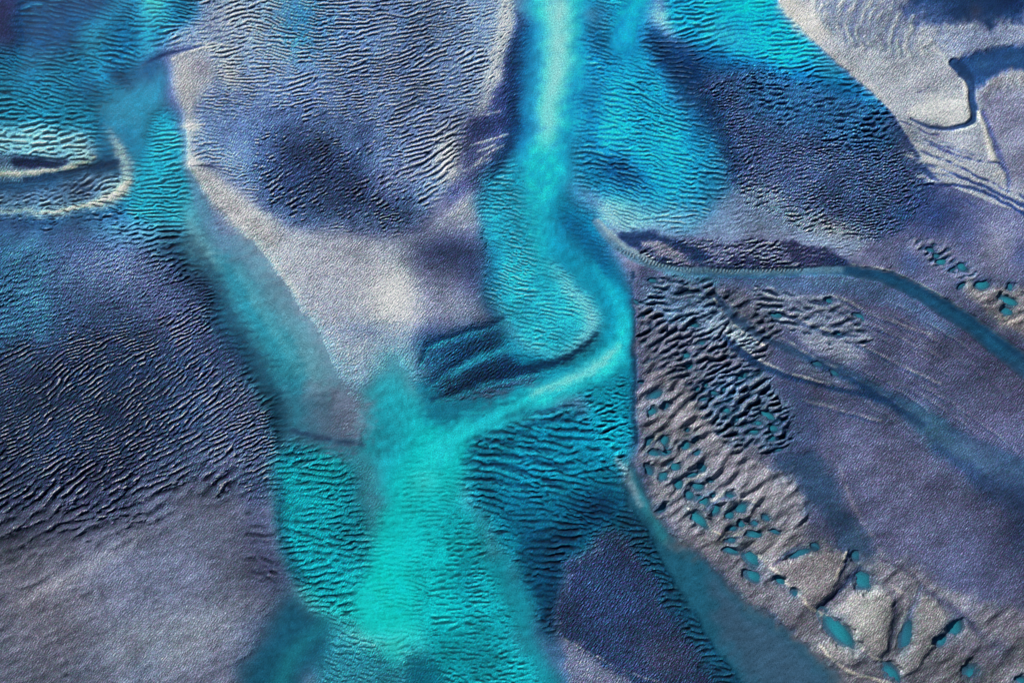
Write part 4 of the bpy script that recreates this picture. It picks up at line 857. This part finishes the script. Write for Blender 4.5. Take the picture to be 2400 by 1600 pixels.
def sand_material(name, far=False):
    m, nt = new_mat(name)
    out = nt.nodes.new('ShaderNodeOutputMaterial')
    bs = nt.nodes.new('ShaderNodeBsdfPrincipled')
    bs.inputs['Roughness'].default_value = .7
    bs.inputs['Specular IOR Level'].default_value = .1
    nz = strokes(nt, 4.4, 56, 1.8)
    hz = nt.nodes.new('ShaderNodeTexNoise'); hz.inputs['Scale'].default_value = 2.2; hz.inputs['Detail'].default_value = 1
    tc = nt.nodes.new('ShaderNodeTexCoord'); nt.links.new(tc.outputs['Object'], hz.inputs['Vector'])
    if far:
        big = nt.nodes.new('ShaderNodeTexNoise'); big.inputs['Scale'].default_value = .012; big.inputs['Detail'].default_value = 8
        nt.links.new(tc.outputs['Object'], big.inputs['Vector'])
        rp = nt.nodes.new('ShaderNodeValToRGB')
        rp.color_ramp.elements[0].position = .42; rp.color_ramp.elements[0].color = (.01, .16, .22, 1)
        rp.color_ramp.elements[1].position = .56; rp.color_ramp.elements[1].color = (.17, .18, .26, 1)
        nt.links.new(big.outputs['Fac'], rp.inputs['Fac'])
        col = rp.outputs['Color']
    else:
        at = nt.nodes.new('ShaderNodeAttribute'); at.attribute_name = 'Col'
        col = at.outputs['Color']
    # grain: single wet and dry patches differ a little in tone and hue
    mul = nt.nodes.new('ShaderNodeMix'); mul.data_type = 'RGBA'; mul.blend_type = 'MULTIPLY'; mul.inputs['Factor'].default_value = 1
    gr = nt.nodes.new('ShaderNodeValToRGB')
    gr.color_ramp.elements[0].position = .30; gr.color_ramp.elements[0].color = (.48, .53, .60, 1)
    gr.color_ramp.elements[1].position = .70; gr.color_ramp.elements[1].color = (1.2, 1.17, 1.14, 1)
    e = gr.color_ramp.elements.new(.5); e.color = (.80, .82, .86, 1)
    nt.links.new(nz.outputs['Fac'], gr.inputs['Fac'])
    nt.links.new(col, mul.inputs['A']); nt.links.new(gr.outputs['Color'], mul.inputs['B'])
    hs = nt.nodes.new('ShaderNodeMix'); hs.data_type = 'RGBA'; hs.blend_type = 'SOFT_LIGHT'; hs.inputs['Factor'].default_value = .3
    nt.links.new(mul.outputs['Result'], hs.inputs['A']); nt.links.new(hz.outputs['Color'], hs.inputs['B'])
    nt.links.new(hs.outputs['Result'], bs.inputs['Base Color'])
    bp = nt.nodes.new('ShaderNodeBump'); bp.inputs['Distance'].default_value = .24
    if far:
        bp.inputs['Strength'].default_value = .5
    else:
        ra = nt.nodes.new('ShaderNodeAttribute'); ra.attribute_name = 'grit'
        nt.links.new(ra.outputs['Fac'], bp.inputs['Strength'])
    nt.links.new(nz.outputs['Fac'], bp.inputs['Height'])
    nt.links.new(bp.outputs['Normal'], bs.inputs['Normal'])
    nt.links.new(bs.outputs['BSDF'], out.inputs['Surface'])
    return m

def water_material(name, rough=.35):
    m, nt = new_mat(name)
    out = nt.nodes.new('ShaderNodeOutputMaterial')
    bs = nt.nodes.new('ShaderNodeBsdfPrincipled')
    bs.inputs['Roughness'].default_value = rough
    bs.inputs['Specular IOR Level'].default_value = .4
    at = nt.nodes.new('ShaderNodeAttribute'); at.attribute_name = 'Col'
    al = nt.nodes.new('ShaderNodeAttribute'); al.attribute_name = 'milk'
    nz = strokes(nt, 4.0, 60, 1.5)
    gr = nt.nodes.new('ShaderNodeValToRGB')
    gr.color_ramp.elements[0].position = .3; gr.color_ramp.elements[0].color = (.45, .58, .62, 1)
    gr.color_ramp.elements[1].position = .7; gr.color_ramp.elements[1].color = (1.7, 1.3, 1.3, 1)
    nt.links.new(nz.outputs['Fac'], gr.inputs['Fac'])
    mul = nt.nodes.new('ShaderNodeMix'); mul.data_type = 'RGBA'; mul.blend_type = 'MULTIPLY'; mul.inputs['Factor'].default_value = 1
    nt.links.new(at.outputs['Color'], mul.inputs['A']); nt.links.new(gr.outputs['Color'], mul.inputs['B'])
    nt.links.new(mul.outputs['Result'], bs.inputs['Base Color'])
    nt.links.new(al.outputs['Fac'], bs.inputs['Alpha'])
    bp = nt.nodes.new('ShaderNodeBump'); bp.inputs['Distance'].default_value = .12; bp.inputs['Strength'].default_value = .8
    nt.links.new(nz.outputs['Fac'], bp.inputs['Height']); nt.links.new(bp.outputs['Normal'], bs.inputs['Normal'])
    nt.links.new(bs.outputs['BSDF'], out.inputs['Surface'])
    return m

SAND = sand_material('tidal_sand'); FAR = sand_material('far_sand', True)
WATER = water_material('milky_water'); POOLM = water_material('pool_water', .25)

# --------------------------------------------------------------- meshes ----
def make_mesh(name, V, Q, mat, col=None, extra=None, normals=None):
    me = bpy.data.meshes.new(name)
    n, q = len(V), len(Q)
    me.vertices.add(n); me.vertices.foreach_set('co', np.ascontiguousarray(V, np.float32).ravel())
    k = Q.shape[1]
    me.loops.add(q * k); me.loops.foreach_set('vertex_index', np.ascontiguousarray(Q, np.int32).ravel())
    me.polygons.add(q)
    me.polygons.foreach_set('loop_start', np.arange(0, q * k, k, dtype=np.int32))
    me.update(calc_edges=True)
    me.shade_smooth()
    if col is not None:
        a = me.attributes.new('Col', 'FLOAT_COLOR', 'POINT')
        c4 = np.ones((n, 4), np.float32); c4[:, :3] = col
        a.data.foreach_set('color', c4.ravel())
    for kname, vals in (extra or {}).items():
        a = me.attributes.new(kname, 'FLOAT', 'POINT')
        a.data.foreach_set('value', np.ascontiguousarray(vals, np.float32).ravel())
    if normals is not None:
        try:
            a = me.attributes.new('custom_normal', 'FLOAT_VECTOR', 'POINT')
            a.data.foreach_set('vector', np.ascontiguousarray(normals, np.float32).ravel())
        except Exception as ex:
            print('normals', ex)
    me.materials.append(mat)
    o = bpy.data.objects.new(name, me)
    bpy.context.scene.collection.objects.link(o)
    return o

def tag(o, label, cat=None, group=None, kind=None):
    o['label'] = label
    if cat: o['category'] = cat
    if group: o['group'] = group
    if kind: o['kind'] = kind
    return o

VX = wx(X).astype(np.float32); VY = wy(Y).astype(np.float32)
gyy, gxx = np.gradient(HH, STEP / 10.0)
NRM = np.stack([-gxx, gyy, np.ones_like(gxx)], -1)
NRM /= np.linalg.norm(NRM, axis=-1, keepdims=True)
VV = np.stack([VX, VY, HH.astype(np.float32)], -1).reshape(-1, 3)
grit = np.clip(F['rough'] * .5, .08, 1.0)
idx = np.arange(NX * NY, dtype=np.int64).reshape(NY, NX)
FQ = np.stack([idx[1:, :-1], idx[1:, 1:], idx[:-1, 1:], idx[:-1, :-1]], -1).reshape(-1, 4)
FR = REG[:-1, :-1].reshape(-1)
BEDS = {
 0: ('sand_flat', 'plain grey sand between the rippled banks and channels'),
 1: ('rippled_sand_bank', 'large blue-grey rippled sand bank at top centre, left of the bright main channel'),
 2: ('channel_bed', 'turquoise rippled bed of the western channel'),
 3: ('sand_spit', 'pale curling sand spit at the left edge'),
 4: ('rippled_mud_flat', 'dark navy finely rippled flat at the left'),
 5: ('sand_flat', 'smooth grey sand flat in the lower left corner'),
 6: ('sandbar', 'smooth lilac-grey sandbar in the centre with a white patch'),
 7: ('wet_hollow', 'dark navy eye-shaped hollow right of the central sandbar'),
 8: ('channel_bed', 'bed of the bright central channel and confluence'),
 9: ('rippled_channel_bed', 'cyan rippled shoulder on the right of the main channel'),
 10: ('rippled_channel_bed', 'bright cyan rippled fan at the top right of centre'),
 11: ('rough_mud_flat', 'rough dark blue-grey bank below the cyan fan'),
 12: ('rippled_channel_bed', 'strong dark and teal ripples at lower centre right'),
 13: ('rippled_channel_bed', 'scalloped teal ripples left of the lower channel'),
 14: ('sand_flat', 'wide lilac sand flat at the right with small pools'),
 15: ('rough_sand_hump', 'speckled dark purple hump at the bottom right of centre'),
 16: ('sand_flat', 'mauve sand above the curved creek at the right edge'),
 17: ('sand_flat', 'pale sand with curved ridges in the upper right corner'),
}
ALBf = ALB.reshape(-1, 3); NRMf = NRM.reshape(-1, 3); gritf = grit.reshape(-1)
for rid, (nm, lab) in BEDS.items():
    q = FQ[FR == rid]
    if len(q) == 0: continue
    u, inv = np.unique(q.ravel(), return_inverse=True)
    o = make_mesh(nm, VV[u], inv.reshape(-1, 4), SAND, ALBf[u], {'grit': gritf[u]}, NRMf[u])
    tag(o, lab, kind='structure')

# beyond the surveyed part the flat runs on to the horizon
x0, x1, y0, y1 = VX[0, 0], VX[0, -1], VY[-1, 0], VY[0, 0]
B = 6000.0
fv = np.array([(-B, -B, .05), (B, -B, .05), (B, B, .05), (-B, B, .05), (x0, y0, .05), (x1, y0, .05), (x1, y1, .05), (x0, y1, .05)])
fq = np.array([(0, 1, 5, 4), (1, 2, 6, 5), (2, 3, 7, 6), (3, 0, 4, 7)])
tag(make_mesh('ground', fv, fq, FAR), 'sand and shallow water running on to the horizon', kind='structure')

# water sheets ---------------------------------------------------------------
S = 4
Aw = np.clip(F['A'] * ke, 0, 1)
wi = np.arange(0, NX, S); wj = np.arange(0, NY, S)
GA = Aw[np.ix_(wj, wi)]; GW = WREG[np.ix_(wj, wi)]
GC = WAL[np.ix_(wj, wi)].reshape(-1, 3)
gvx = VX[np.ix_(wj, wi)]; gvy = VY[np.ix_(wj, wi)]
milk = np.clip((GA - .03) * 1.08, 0, .97) * .93
GV = np.stack([gvx, gvy, np.zeros_like(gvx)], -1).reshape(-1, 3)
gi = np.arange(GA.size).reshape(GA.shape)
GQ = np.stack([gi[1:, :-1], gi[1:, 1:], gi[:-1, 1:], gi[:-1, :-1]], -1).reshape(-1, 4)
keep = (np.maximum(np.maximum(GA[:-1, :-1], GA[1:, 1:]), np.maximum(GA[1:, :-1], GA[:-1, 1:])) > .03).reshape(-1)
GR = GW[:-1, :-1].reshape(-1)
WATERS = {0: 'thin film of water lying between the sand banks', 1: 'teal water of the western channel running down to the centre', 2: 'bright turquoise water of the main channel and the confluence',
          3: 'cyan water of the short prong right of the main channel', 4: 'cyan water over the rippled fan', 5: 'dark teal water at the bottom edge, left of the confluence',
          6: 'smooth dark teal water of the diagonal channel at lower right', 7: 'deep blue water in the upper right corner and its winding creek', 8: 'blue-green water of the long curved creeks at the right'}
for wid, lab in WATERS.items():
    q = GQ[keep & (GR == wid)]
    if len(q) == 0: continue
    u, inv = np.unique(q.ravel(), return_inverse=True)
    tag(make_mesh('water', GV[u], inv.reshape(-1, 4), WATER, GC[u], {'milk': milk.reshape(-1)[u]}), lab, kind='structure')

# tide pools -------------------------------------------------------------------
PLACE = {'a': 'in pitted sand beside the diagonal channel', 'b': 'by the sand scarps in the lower right corner', 'c': 'on the mauve bumps above the curved creek',
         'd': 'in the rough band between the two creeks', 'e': 'in the ridged field below the creek fork', 'f': 'beside the right bank of the main channel'}
ORD = ['', 'second', 'third', 'fourth', 'fifth', 'sixth', 'seventh', 'eighth', 'ninth', 'tenth', 'eleventh', 'twelfth']
def words(p):
    x, y, rx, ry, t_, b, cl = p
    ar = rx * ry
    size = 'tiny' if ar < 45 else 'small' if ar < 105 else 'medium' if ar < 240 else 'large'
    asp = max(rx, ry) / min(rx, ry)
    shape = 'round' if asp < 1.3 else 'oval' if asp < 2.1 else 'long narrow'
    tone = 'bright turquoise' if b >= .7 else 'blue-green' if b >= .5 else 'dim blue'
    return '%s %s %s' % (size, shape, tone)
kinds = {}
for p in POOLS: kinds.setdefault((words(p), p[6]), []).append(p)
def pool_label(p):
    k = sorted(kinds[(words(p), p[6])], key=lambda q: (q[1], q[0]))
    i = k.index(p)
    if len(k) == 1: return '%s pool %s' % (words(p), PLACE[p[6]])
    w = 'topmost' if i == 0 else 'lowest' if i == len(k) - 1 else ORD[i] + ' from top'
    return '%s pool, %s, %s' % (words(p), w, PLACE[p[6]].replace('sand scarps in the', 'scarps,'))
prs = np.random.default_rng(5)
for p, lev in zip(POOLS, pool_levels):
    x, y, rx, ry, t_, b, cl = p
    NS, NR = 28, 6
    a = math.radians(t_)
    base = np.array([40, 84, 112]) * (1 - b) + np.array([34, 142, 158]) * b
    rimc = np.array([52, 90, 120])
    V = [(0, 0, 0)]; CO = [s2l(base / 255) / EFLAT]; ML = [.9]
    for r in range(1, NR + 1):
        fr = r / NR
        for k in range(NS):
            th = 2 * math.pi * k / NS
            u, v = 1.5 * fr * math.cos(th) * rx, 1.5 * fr * math.sin(th) * ry
            V.append(((u * math.cos(a) - v * math.sin(a)) / 10, -(u * math.sin(a) + v * math.cos(a)) / 10, 0))
            mixf = min(1, (fr * 1.4) ** 3)
            c = base * (1 - .8 * mixf) + rimc * .8 * mixf
            # silt settles unevenly
            c = c * (1 + .22 * math.cos(th - 2.3) * fr + .08 * math.sin(2 * th + x) * fr)
            CO.append(s2l(c / 255) / EFLAT); ML.append(.93 - .5 * mixf)
    tri = [(0, 1 + (k + 1) % NS, 1 + k) for k in range(NS)]
    quad = []
    for r in range(NR - 1):
        for k in range(NS):
            k2 = (k + 1) % NS
            quad.append((1 + r * NS + k, 1 + r * NS + k2, 1 + (r + 1) * NS + k2, 1 + (r + 1) * NS + k))
    T = np.array([(q[0], q[2], q[1]) for q in tri] + [(q[0], q[2], q[1]) for q in quad] + [(q[0], q[3], q[2]) for q in quad])
    T = T[:, ::-1] if True else T
    V = np.array(V)
    # faces must look up
    n = np.cross(V[T[:, 1]] - V[T[:, 0]], V[T[:, 2]] - V[T[:, 0]])[:, 2]
    T[n < 0] = T[n < 0][:, ::-1]
    o = make_mesh('tide_pool', V, T, POOLM, np.array(CO), {'milk': ML})
    o.location = (wx(x), wy(y), lev)
    tag(o, pool_label(p), 'tide pool', 'small pools left in the sand')

# ---------------------------------------------------------- light & camera --
scene = bpy.context.scene
az_dir = (-.75, .66); el = math.radians(31)
n = math.hypot(*az_dir); dx, dy = az_dir[0] / n * math.cos(el), az_dir[1] / n * math.cos(el); dz = math.sin(el)
sun = bpy.data.lights.new('sun', 'SUN'); sun.energy = 5.0; sun.angle = math.radians(.6); sun.color = (1, .95, .87)
so = bpy.data.objects.new('sun', sun); scene.collection.objects.link(so)
from mathutils import Vector
so.rotation_euler = Vector((dx, dy, dz)).to_track_quat('Z', 'Y').to_euler()
so.location = (-100, 90, 80)
w = bpy.data.worlds.new('World'); scene.world = w; w.use_nodes = True
nt = w.node_tree
bg = nt.nodes['Background'] if 'Background' in nt.nodes else nt.nodes.new('ShaderNodeBackground')
sky = nt.nodes.new('ShaderNodeTexSky'); sky.sky_type = 'NISHITA'; sky.sun_disc = False
sky.sun_elevation = el; sky.sun_rotation = math.atan2(dx, dy)
sky.air_density = 1.0; sky.dust_density = .4; sky.ozone_density = 2.0
nt.links.new(sky.outputs['Color'], bg.inputs['Color']); bg.inputs['Strength'].default_value = .036

cam = bpy.data.cameras.new('camera'); co = bpy.data.objects.new('camera', cam); scene.collection.objects.link(co)
HC = 320.0
co.location = (0, 0, HC); cam.sensor_width = 36; cam.lens = 36 * HC / 240.0
cam.clip_start = 1; cam.clip_end = 20000
scene.camera = co
scene.view_settings.view_transform = 'Standard'; scene.view_settings.look = 'None'
scene.view_settings.exposure = 0; scene.view_settings.gamma = 1
scene.cycles.max_bounces = 4; scene.cycles.diffuse_bounces = 2; scene.cycles.transparent_max_bounces = 8
